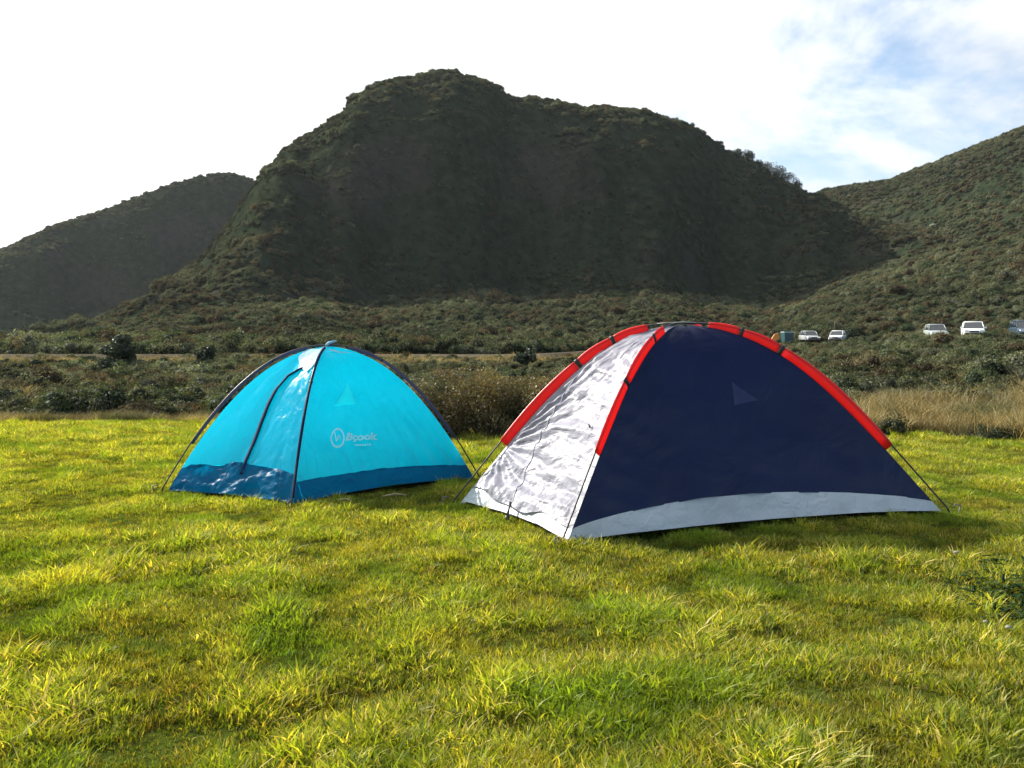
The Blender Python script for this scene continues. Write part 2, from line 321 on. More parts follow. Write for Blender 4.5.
# ------------------------------------------------------------------ vegetation stuff
def rnd_attr(me, vals):
    a = me.attributes.new('rnd', 'FLOAT', 'POINT'); a.data.foreach_set('value', np.asarray(vals, np.float32))
def hidden(name, me, mat):                      # a source mesh, not linked into the scene
    me.materials.append(mat); return bpy.data.objects.new(name, me)
def tuft(name, n, rad, h, w, mat, lean=0.5, seed=0, spread=1.0, dry=0.0, segs=3):
    r = np.random.default_rng(seed); V = []; Fc = []; A = []
    for i in range(n):
        q = r.uniform(0, 6.283); d = rad * math.sqrt(r.uniform()); bx, by = d * math.cos(q), d * math.sin(q)
        hh = h * r.uniform(0.45, 1.1); ww = w * r.uniform(0.7, 1.2)
        dirq = q + r.normal(0, 0.9) * spread if r.uniform() < 0.7 else r.uniform(0, 6.283)
        ln = lean * r.uniform(0.2, 1.3) * hh; cx, cy_ = math.cos(dirq), math.sin(dirq)
        fq = r.uniform(0, 6.283); sx, sy = math.cos(fq), math.sin(fq)
        base_i = len(V); val = r.uniform(0, 1) if r.uniform() > dry else r.uniform(0.9, 1.0)
        for k in range(segs + 1):
            t = k / segs; wk = ww * (1 - t ** 1.6) * 0.5 + 0.0003
            z = hh * (t - 0.28 * lean * t * t); o = ln * t * t
            px_, py_ = bx + cx * o, by + cy_ * o
            V += [(px_ - sx * wk, py_ - sy * wk, z), (px_ + sx * wk, py_ + sy * wk, z)]; A += [val, val]
        Fc += [(base_i + 2 * k, base_i + 2 * k + 1, base_i + 2 * k + 3, base_i + 2 * k + 2) for k in range(segs)]
    me = mesh_np(name, V, Fc, False); rnd_attr(me, A); return hidden(name, me, mat)
def leaf_cloud(r, centres, radii, n, leaf, squash=0.8, up=0.35):
    """leaf quads spread through a set of lobes; returns verts, faces, rnd"""
    cs = np.array(centres, float); rs = np.array(radii, float); w = rs ** 2; w /= w.sum()
    ci = r.choice(len(cs), n, p=w); d = r.normal(size=(n, 3)); d /= np.linalg.norm(d, axis=1)[:, None]
    rad = rs[ci] * (0.55 + 0.5 * r.uniform(size=n) ** 0.6); p = cs[ci] + d * rad[:, None] * np.array([1, 1, squash])
    keep = p[:, 2] > 0.02; p, d, ci = p[keep], d[keep], ci[keep]; n = len(p)
    nr = d + 0.9 * r.normal(size=(n, 3)); nr[:, 2] += up; nr /= np.linalg.norm(nr, axis=1)[:, None]
    u = np.cross(nr, r.normal(size=(n, 3))); u /= np.linalg.norm(u, axis=1)[:, None]; v = np.cross(nr, u)
    L = leaf * r.uniform(0.6, 1.35, size=n)[:, None]; Wd = L * 0.45
    V = np.stack([p - u * L, p - v * Wd, p + u * L, p + v * Wd], 1).reshape(-1, 3)
    val = np.clip(r.uniform(size=n) * 0.55 + 0.45 * r.uniform(size=len(cs))[ci], 0, 1)
    return V, np.arange(len(V)).reshape(-1, 4), np.repeat(val, 4)
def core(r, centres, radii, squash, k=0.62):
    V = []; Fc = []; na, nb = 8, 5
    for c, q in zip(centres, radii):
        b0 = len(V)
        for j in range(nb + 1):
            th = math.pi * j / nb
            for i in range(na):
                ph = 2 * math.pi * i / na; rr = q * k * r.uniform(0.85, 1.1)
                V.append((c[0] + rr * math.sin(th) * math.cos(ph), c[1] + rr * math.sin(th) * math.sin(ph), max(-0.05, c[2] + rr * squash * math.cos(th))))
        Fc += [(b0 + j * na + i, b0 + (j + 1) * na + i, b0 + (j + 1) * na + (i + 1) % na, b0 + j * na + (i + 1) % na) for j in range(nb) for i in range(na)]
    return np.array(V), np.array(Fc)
def bush_mesh(name, seed, n=420, leaf=0.10, lobes=7, squash=0.75, height=0.7, up=0.35, cored=True, spread=0.62):
    r = np.random.default_rng(seed); cs = []; rs = []
    for i in range(lobes):
        q = r.uniform(0, 6.283); d = spread * math.sqrt(r.uniform()); rr = r.uniform(0.24, 0.46)
        cs.append((d * math.cos(q), d * math.sin(q), height * r.uniform(0.25, 0.75) * (1.1 - d * 0.6))); rs.append(rr)
    V, Fc, A = leaf_cloud(r, cs, rs, n, leaf, squash, up)
    if cored:
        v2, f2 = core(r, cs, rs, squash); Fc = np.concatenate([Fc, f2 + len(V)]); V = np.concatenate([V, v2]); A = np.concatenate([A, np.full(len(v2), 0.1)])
    me = mesh_np(name, V, Fc, False); rnd_attr(me, A); return me
def scatter(name, pts, rz, tilt, scale, idx, tint, sources, label=None, cat=None):
    """ONE object of stuff: points + attributes, source meshes instanced by geometry nodes"""
    me = bpy.data.meshes.new(name); n = len(pts); me.vertices.add(n); me.vertices.foreach_set('co', np.asarray(pts, np.float32).ravel())
    rot = np.stack([tilt, np.zeros(n), rz], -1)
    def at_(nm, ty, val, key='value'):
        a = me.attributes.new(nm, ty, 'POINT'); a.data.foreach_set(key, np.asarray(val).ravel())
    at_('irot', 'FLOAT_VECTOR', rot.astype(np.float32), 'vector'); sc = np.asarray(scale, np.float32)
    if sc.ndim == 1: sc = np.stack([sc] * 3, -1)
    at_('iscale', 'FLOAT_VECTOR', sc, 'vector'); at_('iidx', 'INT', idx.astype(np.int32)); at_('tint', 'FLOAT_VECTOR', np.asarray(tint, np.float32), 'vector')
    o = link(name, me); tag(o, label, cat, kind='stuff')
    g = bpy.data.node_groups.new(name + '_nodes', 'GeometryNodeTree')
    g.interface.new_socket('Geometry', in_out='INPUT', socket_type='NodeSocketGeometry'); g.interface.new_socket('Geometry', in_out='OUTPUT', socket_type='NodeSocketGeometry')
    N = g.nodes.new; L = g.links.new; gi = N('NodeGroupInput'); go = N('NodeGroupOutput'); j = N('GeometryNodeJoinGeometry')
    for s in reversed(sources):
        oi = N('GeometryNodeObjectInfo'); oi.inputs['Object'].default_value = s; oi.inputs['As Instance'].default_value = False
        gti = N('GeometryNodeGeometryToInstance'); L(oi.outputs['Geometry'], gti.inputs[0]); L(gti.outputs[0], j.inputs[0])
    m2p = N('GeometryNodeMeshToPoints'); L(gi.outputs[0], m2p.inputs[0])
    iop = N('GeometryNodeInstanceOnPoints'); L(m2p.outputs[0], iop.inputs['Points']); L(j.outputs[0], iop.inputs['Instance']); iop.inputs['Pick Instance'].default_value = True
    def na(nm, ty):
        q = N('GeometryNodeInputNamedAttribute'); q.data_type = ty; q.inputs['Name'].default_value = nm; return q.outputs['Attribute']
    L(na('iidx', 'INT'), iop.inputs['Instance Index']); L(na('iscale', 'FLOAT_VECTOR'), iop.inputs['Scale'])
    e2r = N('FunctionNodeEulerToRotation'); L(na('irot', 'FLOAT_VECTOR'), e2r.inputs[0]); L(e2r.outputs[0], iop.inputs['Rotation'])
    L(iop.outputs[0], go.inputs[0])
    md = o.modifiers.new('scatter', 'NODES'); md.node_group = g; return o

M_grass = foliage('grass_blades', [(0.0, (0.045, 0.072, 0.011)), (0.35, (0.130, 0.165, 0.020)), (0.65, (0.220, 0.245, 0.032)), (0.88, (0.34, 0.30, 0.055)), (1.0, (0.48, 0.39, 0.17))],
                  pcol=(0.29, 0.26, 0.035), pscale=2.2, plo=0.50, phi=0.85, p2=(0.135, 0.185, 0.022), p2scale=1.8, trans=0.52, tcol=(1.36, 1.34, 0.32), gloss=0.012)
M_dry = foliage('dry_grass', [(0.0, (0.09, 0.080, 0.03)), (0.5, (0.26, 0.20, 0.075)), (1.0, (0.52, 0.40, 0.16))], trans=0.35, tcol=(1.1, 1.0, 0.8), gloss=0.03,
                pcol=(0.08, 0.09, 0.03), pscale=1.1, plo=0.5, phi=0.66)
M_olive = foliage('olive_scrub', [(0.0, (0.028, 0.030, 0.017)), (0.5, (0.092, 0.098, 0.050)), (1.0, (0.225, 0.225, 0.125))], trans=0.25, pcol=(0.085, 0.062, 0.034), pscale=0.03, plo=0.55, phi=0.72, tcol=(1.1, 1.15, 0.6), gloss=0.01)
M_green = foliage('green_scrub', [(0.0, (0.014, 0.019, 0.011)), (0.5, (0.038, 0.050, 0.025)), (1.0, (0.10, 0.12, 0.062))], trans=0.25, gloss=0.01)
M_rust = foliage('rust_scrub', [(0.0, (0.040, 0.033, 0.020)), (0.5, (0.105, 0.086, 0.050)), (1.0, (0.24, 0.19, 0.11))], trans=0.3, gloss=0.005, tcol=(1.1, 1.0, 0.6))
M_sage = foliage('sage_scrub', [(0.0, (0.035, 0.037, 0.025)), (0.5, (0.115, 0.120, 0.078)), (1.0, (0.27, 0.27, 0.175))], trans=0.25, gloss=0.01)

# --- field grass
gs = [tuft('grass_tuft', 40, 0.052, 0.044, 0.0052, M_grass, lean=0.6, seed=i, dry=0.07) for i in range(6)]
gs += [tuft('grass_tuft', 36, 0.042, 0.056, 0.0054, M_grass, lean=0.65, seed=20 + i, dry=0.10) for i in range(4)]
gs += [tuft('grass_tuft', 20, 0.05, 0.042, 0.0046, M_grass, lean=1.2, seed=40 + i, dry=0.6) for i in range(2)]
gs += [tuft('grass_tuft', 34, 0.035, 0.068, 0.0056, M_grass, lean=0.7, seed=60 + i, dry=0.12) for i in range(2)]
def dens_pts(n, az0, az1, y0, y1, power):
    a = rng.uniform(az0, az1, n); u = rng.uniform(0, 1, n)
    e = 2 - power                                  # density ~ Y^-power per m2
    y = (y0 ** e + u * (y1 ** e - y0 ** e)) ** (1 / e); return a * y, y
x, y = dens_pts(150000, -0.86, 0.86, 1.15, 14.0, 0.75)
k = (y < edge_y(x / y) + 0.5 + 0.5 * noise(x * 2, y * 2, 77)) & (rng.uniform(size=len(x)) < 0.70 + 0.9 * noise(x / 0.11, y / 0.11, 64)); x, y = x[k], y[k]
lush = np.clip(0.5 + 1.0 * fbm(x / 0.24, y / 0.24, 3, 101, 0.6), 0, 1); tall = sst(0.60, 0.80, lush)
n = len(x); u = rng.uniform(size=n)
idx = np.where(u < 0.08, 10 + rng.integers(0, 2, n), np.where(u < 0.15 + 0.40 * tall, 6 + rng.integers(0, 4, n), rng.integers(0, 6, n)))
idx = np.where((tall > 0.5) & (rng.uniform(size=n) < 0.07), 12 + rng.integers(0, 2, n), idx)
rng.uniform(size=3); sc = rng.uniform(0.6, 1.3, n) * (0.40 + 0.85 * lush) * (1 + 0.25 * sst(5, 12, y))
sc *= 1 - 0.2 * sst(4.2, 5.2, y) * (1 - sst(7.5, 9, y))
tn = (rng.uniform(-0.30, 0.34, n) + 0.30 * fbm(x / 0.25, y / 0.25, 3, 140) + 0.9 * (lush - 0.5) + 0.06)[:, None] * np.array([1.0, 1.0, 1.0]) + rng.normal(0, 0.06, (n, 1)) * np.array([1.4, 0, 0])  # tall tufts tinted brighter, hollows darker: tussock shading put into the tint
sc3 = np.stack([sc * 1.15, sc * 1.15, sc * rng.uniform(0.75, 1.25, n)], -1)
scatter('grass', np.stack([x, y, base(x, y) - 0.004], -1), rng.uniform(0, 6.28, n), rng.uniform(0, 0.35, n), sc3, idx, tn, gs, 'yellow green meadow grass round and before the two tents', 'grass')
n = 26000; x = rng.uniform(-11, 11, n); y = rng.uniform(-2.0, 11, n); k = (np.abs(x) > 0.85 * y) | (y < 1.18); k &= y < 10; x, y = x[k], y[k]; n = len(x)
scatter('surrounding_grass', np.stack([x, y, base(x, np.maximum(y, 0.01)) - 0.004], -1), rng.uniform(0, 6.28, n), rng.uniform(0, 0.35, n), rng.uniform(0.6, 1.2, n), rng.integers(0, 10, n), rng.uniform(-0.3, 0.3, (n, 1)) * np.ones(3), gs, 'meadow grass of the field beside and behind the viewpoint', 'grass')
# --- dry grass along the field's far edge, thick on the right
ds = [tuft('dry_tuft', 44, 0.13, 0.42, 0.008, M_dry, lean=0.75, seed=80 + i, segs=3) for i in range(4)]
n = 9000; a = rng.uniform(-0.86, 0.86, n); right = sst(0.28, 0.42, a)
y = edge_y(a) + 0.35 + rng.uniform(0, 1, n) ** 1.3 * (1.6 + 4.5 * right); x = a * y
k = (rng.uniform(size=n) < 0.6 + 0.4 * right) & (noise(x * 1.1, y * 1.1, 33) > 0.42 - 0.06 * right); x, y, a, right = x[k], y[k], a[k], right[k]; n = len(x)
scatter('dry_grass', np.stack([x, y, base(x, y)], -1), rng.uniform(0, 6.28, n), rng.uniform(0, 0.3, n), rng.uniform(0.6, 1.1, n) * (0.46 + 0.44 * right) * (0.45 + 1.0 * noise(x / 0.5, y / 0.5, 19)), rng.integers(0, 4, n),
        (rng.uniform(-0.35, 0.3, (n, 1)) + 0.5 * fbm(x / 0.6, y / 0.6, 2, 91)[:, None]) * np.ones(3), ds, 'tan dry grass along the far edge of the field', 'dry grass')
# --- scrub between the field and the slopes, and over the slopes
bs = []
for mi, mt in enumerate((M_olive, M_green, M_rust, M_sage)):
    for q in range(3):
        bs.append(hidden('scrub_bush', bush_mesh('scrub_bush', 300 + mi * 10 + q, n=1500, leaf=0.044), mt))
def scrub(name, x, y, sc, probs, tintv, hs, label, rots=None):
    n = len(x); kind = rng.choice(4, n, p=probs) if probs.ndim == 1 else (rng.uniform(size=n)[:, None] > np.cumsum(probs, 1)).sum(1).clip(0, 3)
    idx = kind * 3 + rng.integers(0, 3, n); s3 = np.stack([sc, sc, sc * hs], -1)
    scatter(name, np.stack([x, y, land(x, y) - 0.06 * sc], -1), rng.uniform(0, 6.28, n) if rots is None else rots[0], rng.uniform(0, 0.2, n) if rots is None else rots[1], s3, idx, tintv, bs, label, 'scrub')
def clear(x, y):                                  # keep the road and the parking strip open
    a = x / y; r = ROADY(a); return (y < r - 2.4) | (y > r + 2.6)
x, y = dens_pts(20000, -0.86, 0.86, 10.0, 118, 1.0)
a = x / y; k = (y < ROADY(a) - RHW(a) - 0.2) & (y > edge_y(a) + 1.2 + 3.2 * sst(0.3, 0.42, a)) & (noise(x / 2.2, y / 2.2, 5) > 0.22) & (rng.uniform(size=len(x)) < 0.8); x, y, a = x[k], y[k], a[k]; n = len(x)
pr = np.stack([0.44 + 0 * a, 0.18 + 0.12 * sst(0, .3, a), 0.14 - 0.06 * sst(0, .3, a), 0.24 - 0.06 * sst(0, .3, a)], -1)
scrub('scrub', x, y, rng.uniform(0.3, 0.85, n) * (0.7 + 0.5 * noise(x / 5, y / 5, 8)) * (0.8 + 0.3 * sst(14, 30, y)) * (1 - 0.55 * sst(ROADY(a) - 18, ROADY(a) - 5, y) * (1 - sst(0.1, 0.3, a))) * (1 + 0.25 * sst(0.3, 0.4, a) * sst(50, 70, y)), pr, (rng.uniform(-0.35, 0.50, (n, 1)) + 0.5 * fbm(x / 3, y / 6, 2, 73)[:, None]) * np.ones(3), rng.uniform(0.5, 1.3, n), 'low heath scrub filling the flat between field and road')
n = 5200; a = rng.uniform(-0.8, 0.8, n); y = 11 + rng.uniform(0, 1, n) ** 1.4 * (ROADY(a) - 14); x = a * y; k = (noise(x / 2.5, y / 5, 205) > 0.52) & (y > edge_y(a) + 1.5); x, y, a = x[k], y[k], a[k]; n = len(x)
scatter('wild_grass', np.stack([x, y, base(x, y)], -1), rng.uniform(0, 6.28, n), rng.uniform(0, 0.3, n), np.stack([rng.uniform(1.0, 2.0, n)] * 2 + [rng.uniform(0.5, 1.15, n)], -1), rng.integers(0, 4, n),
        rng.uniform(-0.35, 0.3, (n, 1)) * np.ones(3), ds, 'tan wild grass growing between the scrub bushes', 'dry grass')
n = 420; a = rng.uniform(0.3, 0.86, n); y = edge_y(a) + rng.uniform(0.3, 2.6, n); x = a * y; k = noise(x / 0.9, y / 0.9, 207) > 0.55; x, y, a = x[k], y[k], a[k]; n = len(x)
scrub('edge_scrub', x, y, rng.uniform(0.14, 0.34, n), np.array([0.25, 0.55, 0.1, 0.1]), rng.uniform(-0.4, 0.1, (n, 1)) * np.ones(3), rng.uniform(0.8, 1.3, n), 'dark low scrub mixed into the dry grass at the right edge')
n = 260; a = rng.uniform(-0.75, 0.2, n); y = ROADY(a) - RHW(a) - rng.uniform(0.6, 3.0, n); x = a * y; k = noise(x / 4, y / 50, 57) > 0.45; x, y, a = x[k], y[k], a[k]; n = len(x)
scrub('verge_scrub', x, y, rng.uniform(0.35, 0.7, n), np.array([0.4, 0.2, 0.2, 0.2]), rng.uniform(-0.3, 0.2, (n, 1)) * np.ones(3), rng.uniform(0.6, 1.1, n), 'low scrub along the near verge of the road')
x, y = dens_pts(105000, -0.80, 0.80, 50, 500, 0.95)
a = x / y; k = y > ROADY(a) + RHW(a) + 0.5; x, y, a = x[k], y[k], a[k]; n = len(x)
steep = (land(x, y + 1.5) - land(x, y - 1.5)) / 3
kp = (steep > -0.1) & (noise(x / 2.6, y / 2.6, 444) > 0.20 * (steep < 0.6)) & (rng.uniform(size=n) < np.where((steep < 0.6) & (y < 260) & (a > -0.18), 0.68, 1.0)) & (rng.uniform(size=n) < np.where(steep > 0.9, 0.75, 1.0)); x, y, a, steep = x[kp], y[kp], a[kp], steep[kp]; n = len(x)
pch = noise(x / 14, y / 14, 90)
w = np.stack([0.45 + 0 * a, 0.28 + 0.2 * (pch > 0.6), 0.10 + 0.35 * (pch < 0.3), 0.17 + 0 * a], -1); w /= w.sum(1)[:, None]
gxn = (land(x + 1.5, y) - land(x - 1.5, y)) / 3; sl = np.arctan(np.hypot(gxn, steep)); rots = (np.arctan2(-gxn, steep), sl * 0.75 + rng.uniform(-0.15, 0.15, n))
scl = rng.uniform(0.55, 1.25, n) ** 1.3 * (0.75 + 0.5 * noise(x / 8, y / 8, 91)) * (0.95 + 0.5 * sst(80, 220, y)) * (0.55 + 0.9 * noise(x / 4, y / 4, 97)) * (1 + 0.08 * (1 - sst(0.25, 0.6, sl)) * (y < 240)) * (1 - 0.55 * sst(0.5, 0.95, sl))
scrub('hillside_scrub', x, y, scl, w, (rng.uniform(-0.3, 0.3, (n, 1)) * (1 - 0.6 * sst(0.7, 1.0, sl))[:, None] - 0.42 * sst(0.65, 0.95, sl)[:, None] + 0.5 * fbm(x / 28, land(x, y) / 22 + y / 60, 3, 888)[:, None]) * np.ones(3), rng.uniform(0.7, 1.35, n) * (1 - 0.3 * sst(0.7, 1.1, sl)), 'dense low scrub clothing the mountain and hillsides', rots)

# --- road across the foot of the slopes, and the parking strip
M_road = terrain_mat('road_gravel', [(0.3, (0.055, 0.046, 0.034)), (0.7, (0.10, 0.086, 0.064))], 3.0, [(0.3, (0.07, 0.062, 0.045)), (0.7, (0.14, 0.115, 0.08))], 0.2, 0.5, 0.6, bump=0.4, bdist=0.02)
M_kerb = simple('pale_kerb', (0.45, 0.43, 0.40), 0.85, 0.25, 2.0, 0.3)
n = 900; a = rng.uniform(-0.86, 0.86, n); y = ROADY(a) - RHW(a) - 0.3 - rng.uniform(0, 3.2, n) ** 1.2; x = a * y; k = noise(x / 6, y / 3, 55) > 0.38; x, y = x[k], y[k]; n = len(x)
scatter('roadside_grass', np.stack([x, y, base(x, y)], -1), rng.uniform(0, 6.28, n), rng.uniform(0, 0.3, n), np.stack([rng.uniform(1.4, 2.2, n)] * 2 + [rng.uniform(0.5, 1.0, n)], -1), rng.integers(0, 4, n),
        rng.uniform(-0.2, 0.3, (n, 1)) * np.ones(3), ds, 'tan dry grass along the verge of the road', 'dry grass')
ra = np.linspace(-0.9, 0.9, 500); rows = []
for off in (-2.3, -1.2, 0, 1.2, 2.3):
    yy = ROADY(ra) + off / 2.3 * RHW(ra); xx = ra * yy; rows.append(np.stack([xx, yy, base(xx, yy) + 0.06 + (0.05 if abs(off) < 2 else -0.25)], -1))
tag(link('road', mesh_np('road', np.array(rows).reshape(-1, 3), grid_faces(5, 500)), M_road), kind='structure')
# ------------------------------------------------------------------ tents
class Tent:
    POW = 1.75
    def __init__(s, L, N, Rr, apex, off, prof, topk=0.985):
        s.pr = prof; s.P = {'L': L, 'N': N, 'R': Rr}; ts = np.linspace(0.2, 0.8, 601); ax = ray(*apex)[0]
        k = min(ts, key=lambda t: abs((L.x + (Rr.x - L.x) * t) / (L.y + (Rr.y - L.y) * t) - ax)); s.C = L + (Rr - L) * float(k); s.P['F'] = 2 * s.C - N
        a, t = ray(*apex); s.H = CAMH + t * s.C.y; s.off = off; s.topk = topk
    def drop(s, r):                                # 0 at the apex, 1 at the corner
        return np.maximum(r, 1e-9) ** (s.pr[0] - s.pr[1] * r)
    def rof(s, f):
        q = np.linspace(0, 1, 4001); return np.interp(f, s.drop(q), q)
    def arm(s, k, r, dr=0.0, dz=0.0):              # r: 1 at the ground corner, 0 at the apex
        d = s.P[k] - s.C; u = d.normalized(); p = s.C + d * r
        return Vector((p.x + u.x * dr, p.y + u.y * dr, s.H * (1 - s.drop(r)) + dz))
    def outn(s, k, r):                             # outward normal of the arc in its vertical plane
        d = s.P[k] - s.C; L = d.length; sl = s.H * (s.drop(r + 0.01) - s.drop(max(r - 0.01, 0))) / 0.02 / L; u = d.normalized()
        return Vector((u.x * sl, u.y * sl, 1)).normalized()
    def surf(s, A, B, u, z, sag=0.03):
        """panel A-B: u across, z height; numpy arrays; straight chords between the two arcs with a little sag"""
        zt = s.H * s.topk; zf = np.clip(z / zt, 0, 1); r = s.rof(1 - zf)
        out = 0
        P = {}
        for k in (A, B):
            d = s.P[k] - s.C; L = d.length; rr = np.maximum(r - s.off / L * sst(0.0, 0.25, r), 0)
            P[k] = (s.C.x + d.x * rr, s.C.y + d.y * rr)
        x = P[A][0] * (1 - u) + P[B][0] * u; y = P[A][1] * (1 - u) + P[B][1] * u
        m = (s.P[A] + s.P[B]) / 2 - s.C; m = m.normalized()
        b = -sag * np.sin(np.pi * u) * np.sin(np.pi * np.clip(zf, 0, 1)) ** 0.7
        return x + m.x * b, y + m.y * b, z + b * 0.3
    def nrm(s, A, B):
        e = s.P[B] - s.P[A]; m = ((s.P[A] + s.P[B]) / 2 - s.C); c = Vector((e.y, -e.x, 0)).normalized()
        if c.dot(m) < 0: c = -c
        d = abs(c.dot(m)); return Vector((c.x * s.H, c.y * s.H, d)).normalized()
    def panel(s, name, A, B, mat, parent, z0, z1, nu=90, nv=90, sag=0.03, disp=None, cut=None):
        """z0(u), z1(u): lower and upper edge heights (z1 None = apex)"""
        u = np.linspace(0, 1, nu); t = np.linspace(0, 1, nv); U, T = np.meshgrid(u, t)
        zt = s.H * s.topk; lo = z0(U); hi = z1(U) if z1 else zt
        if z1: Z = lo + (hi - lo) * T
        else: Z = lo + (hi - lo) * (1 - (1 - T) ** s.POW)
        X, Y, Zs = s.surf(A, B, U, Z, sag); n = s.nrm(A, B)
        if disp is not None:
            d = disp(U, Z / zt) * np.minimum(1, np.minimum(U, 1 - U) * 12); X = X + n.x * d; Y = Y + n.y * d; Zs = Zs + n.z * d
        Fg = grid_faces(nv, nu)
        if cut is not None:
            c = [s.find(A, B, *p) for p in cut]; uu = U.reshape(-1)[Fg].mean(1); zz = Z.reshape(-1)[Fg].mean(1); ins = np.ones(len(Fg), bool); k = len(c)
            sg = sum((c[i][0] - c[0][0]) * (c[(i + 1) % k][1] - c[0][1]) - (c[(i + 1) % k][0] - c[0][0]) * (c[i][1] - c[0][1]) for i in range(k))
            for i in range(k):
                (a0, b0), (a1, b1) = c[i], c[(i + 1) % k]; ins &= ((a1 - a0) * (zz - b0) - (b1 - b0) * (uu - a0)) * np.sign(sg) > 0
            Fg = Fg[~ins]
        return link(name, mesh_np(name, np.stack([X, Y, Zs], -1).reshape(-1, 3), Fg), mat, parent)
    def find(s, A, B, px, py, sag=0.03, off=0.008):
        """the point of the panel seen at a pixel, as (u, z)"""
        if not hasattr(s, '_g'): s._g = {}
        if (A, B) not in s._g:
            U, Z = np.meshgrid(np.linspace(0, 1, 300), np.linspace(0.02, s.H * 0.97, 300)); X, Y, Zs = s.surf(A, B, U, Z, sag)
            s._g[A, B] = (U, Z, X / Y, (Zs - CAMH) / Y)
        U, Z, a_, t_ = s._g[A, B]; a, t = ray(px, py); i = np.argmin((a_ - a) ** 2 + (t_ - t) ** 2); return U.flat[i], Z.flat[i]
    def on(s, A, B, u, z, off=0.008, sag=0.03, disp=None):
        X, Y, Zs = s.surf(A, B, np.array(u, float), np.array(z, float), sag); n = s.nrm(A, B)
        if disp is not None: off = off + float(disp(np.array(u, float), np.array(z / (s.H * s.topk), float)) * min(1, min(u, 1 - u) * 12))
        return Vector((float(X), float(Y), float(Zs))) + n * off
    def sleeve(s, k, mat, clipm, parent, r0, r1, rl, rt, clips, polem, lift=0.0):
        rs = np.linspace(r0, r1, 40); cuts = [r0] + list(clips) + [r1]
        pole = MB(); pr = np.linspace(1.0, 0.0, 60); pole.tube([s.arm(k, r) + s.outn(k, r) * lift - Vector((0, 0, 0.03 * (r > 0.995))) for r in pr], 0.0052, 8)
        po = pole.build('pole', polem, parent)
        g = 0.008
        for a_, b_ in zip(cuts[:-1], cuts[1:]):
            q = np.linspace(a_ - (g if a_ != r0 else 0), b_ + (g if b_ != r1 else 0), 16); m = MB()
            tap = [rl * (0.82 + 0.18 * math.sin(math.pi * (i / 15) ** 0.8)) for i in range(16)]
            m.tube([s.arm(k, r) + s.outn(k, r) * (lift - rl * 0.55) for r in q], tap, 12, [rt] * 16, True, [s.outn(k, r) for r in q]); m.build('pole_sleeve', mat, parent)
        for c in clips:
            m = MB(); q = [c + g * 0.8, c, c - g * 0.8]
            m.tube([s.arm(k, r) + s.outn(k, r) * (lift - rl * 0.55) for r in q], rl * 0.95, 10, rt * 1.3, True, [s.outn(k, r) for r in q]); m.build('clip', clipm, parent)
        return po
def make_peg(p, d, mat, parent):
    m = MB(); d = Vector(d).normalized(); b = p + d * 0.03; m.tube([b + Vector((0, 0, -0.06)) - d * 0.0, b + Vector((0, 0, 0.05)) + d * 0.02], 0.004, 6)
    m.tube([b + Vector((0, 0, 0.05)) + d * 0.02, b + Vector((0, 0, 0.055)) - d * 0.015, b + Vector((0, 0, 0.035)) - d * 0.02], 0.004, 6); m.build('peg', mat, parent)

M_pole = simple('pole_black', (0.02, 0.02, 0.022), 0.35, 0.1)
M_steel = simple('peg_steel', (0.10, 0.10, 0.10), 0.5, 0.1)
M_clip = simple('clip_black', (0.012, 0.012, 0.014), 0.5, 0.1)
# ---------------- red and navy tent
M_navy = cloth('navy_nylon', (0.010, 0.018, 0.070), trans=0.42, tcol=(0.014, 0.030, 0.15), gloss=0.012, rough=0.36, bscale=3, bump=0.4, dist=0.06, sheen_bump=0.8)
M_silver = cloth('silver_fabric', (0.25, 0.25, 0.30), trans=0.08, tcol=(0.2, 0.2, 0.28), gloss=0.012, rough=0.40, bscale=5, bump=0.7, dist=0.05, stretch=(1, 1, 2.2), warp=1.0, detail=4)
M_red = cloth('red_sleeve_fabric', (0.85, 0.028, 0.026), trans=0.52, tcol=(1.0, 0.07, 0.05), gloss=0.012, rough=0.45, bscale=30, bump=0.4, dist=0.01)
M_tub = cloth('grey_white_groundsheet', (0.46, 0.50, 0.52), trans=0.12, gloss=0.05, rough=0.4, bscale=10, bump=0.7, dist=0.03)
M_under = simple('floor_underside', (0.05, 0.055, 0.06), 0.8)
M_zip = simple('zip_grey', (0.42, 0.42, 0.46), 0.6, 0.2)
T = Tent(gp(450, 505), gp(560, 547), gp(952, 513), (683, 323), 0.055, (2.32, 0.76))
tent_r = empty('red_dome_tent', T.C); CO = T.C.copy()
tag(tent_r, 'navy dome tent with red pole sleeves and a crinkled silver white door', 'tent')
def floor(T, mat, parent, hems):
    V = []; n = 24
    for (A_, B_), h in zip((('L', 'N'), ('N', 'R'), ('R', 'F'), ('F', 'L')), hems):
        for i in range(n):
            u = i / n; X, Y, Z = T.surf(A_, B_, np.array(u), np.array(float(h(np.array(u)))), 0.03); V.append((float(X), float(Y), float(Z)))
    m = len(V); ins = [((x - T.C.x) * 0.86 + T.C.x, (y - T.C.y) * 0.86 + T.C.y, 0.012) for x, y, z in V]
    mb = MB(); mb.add(V + ins + [(T.C.x, T.C.y, 0.012)], [(i, (i + 1) % m, m + (i + 1) % m, m + i) for i in range(m)] + [(m + i, m + (i + 1) % m, 2 * m) for i in range(m)])
    return mb.build('floor', mat, parent)
class Local:                                      # parts are modelled in world space, then moved under the tent's empty
    pass
def settle(root):
    inv = Vector(root.location)
    for c in root.children_recursive:
        if c.parent == root and c.type == 'MESH': c.location = -inv
hem = lambda A, h, e=0.012: (lambda u: e + h * np.sin(np.pi * u) ** 0.8)
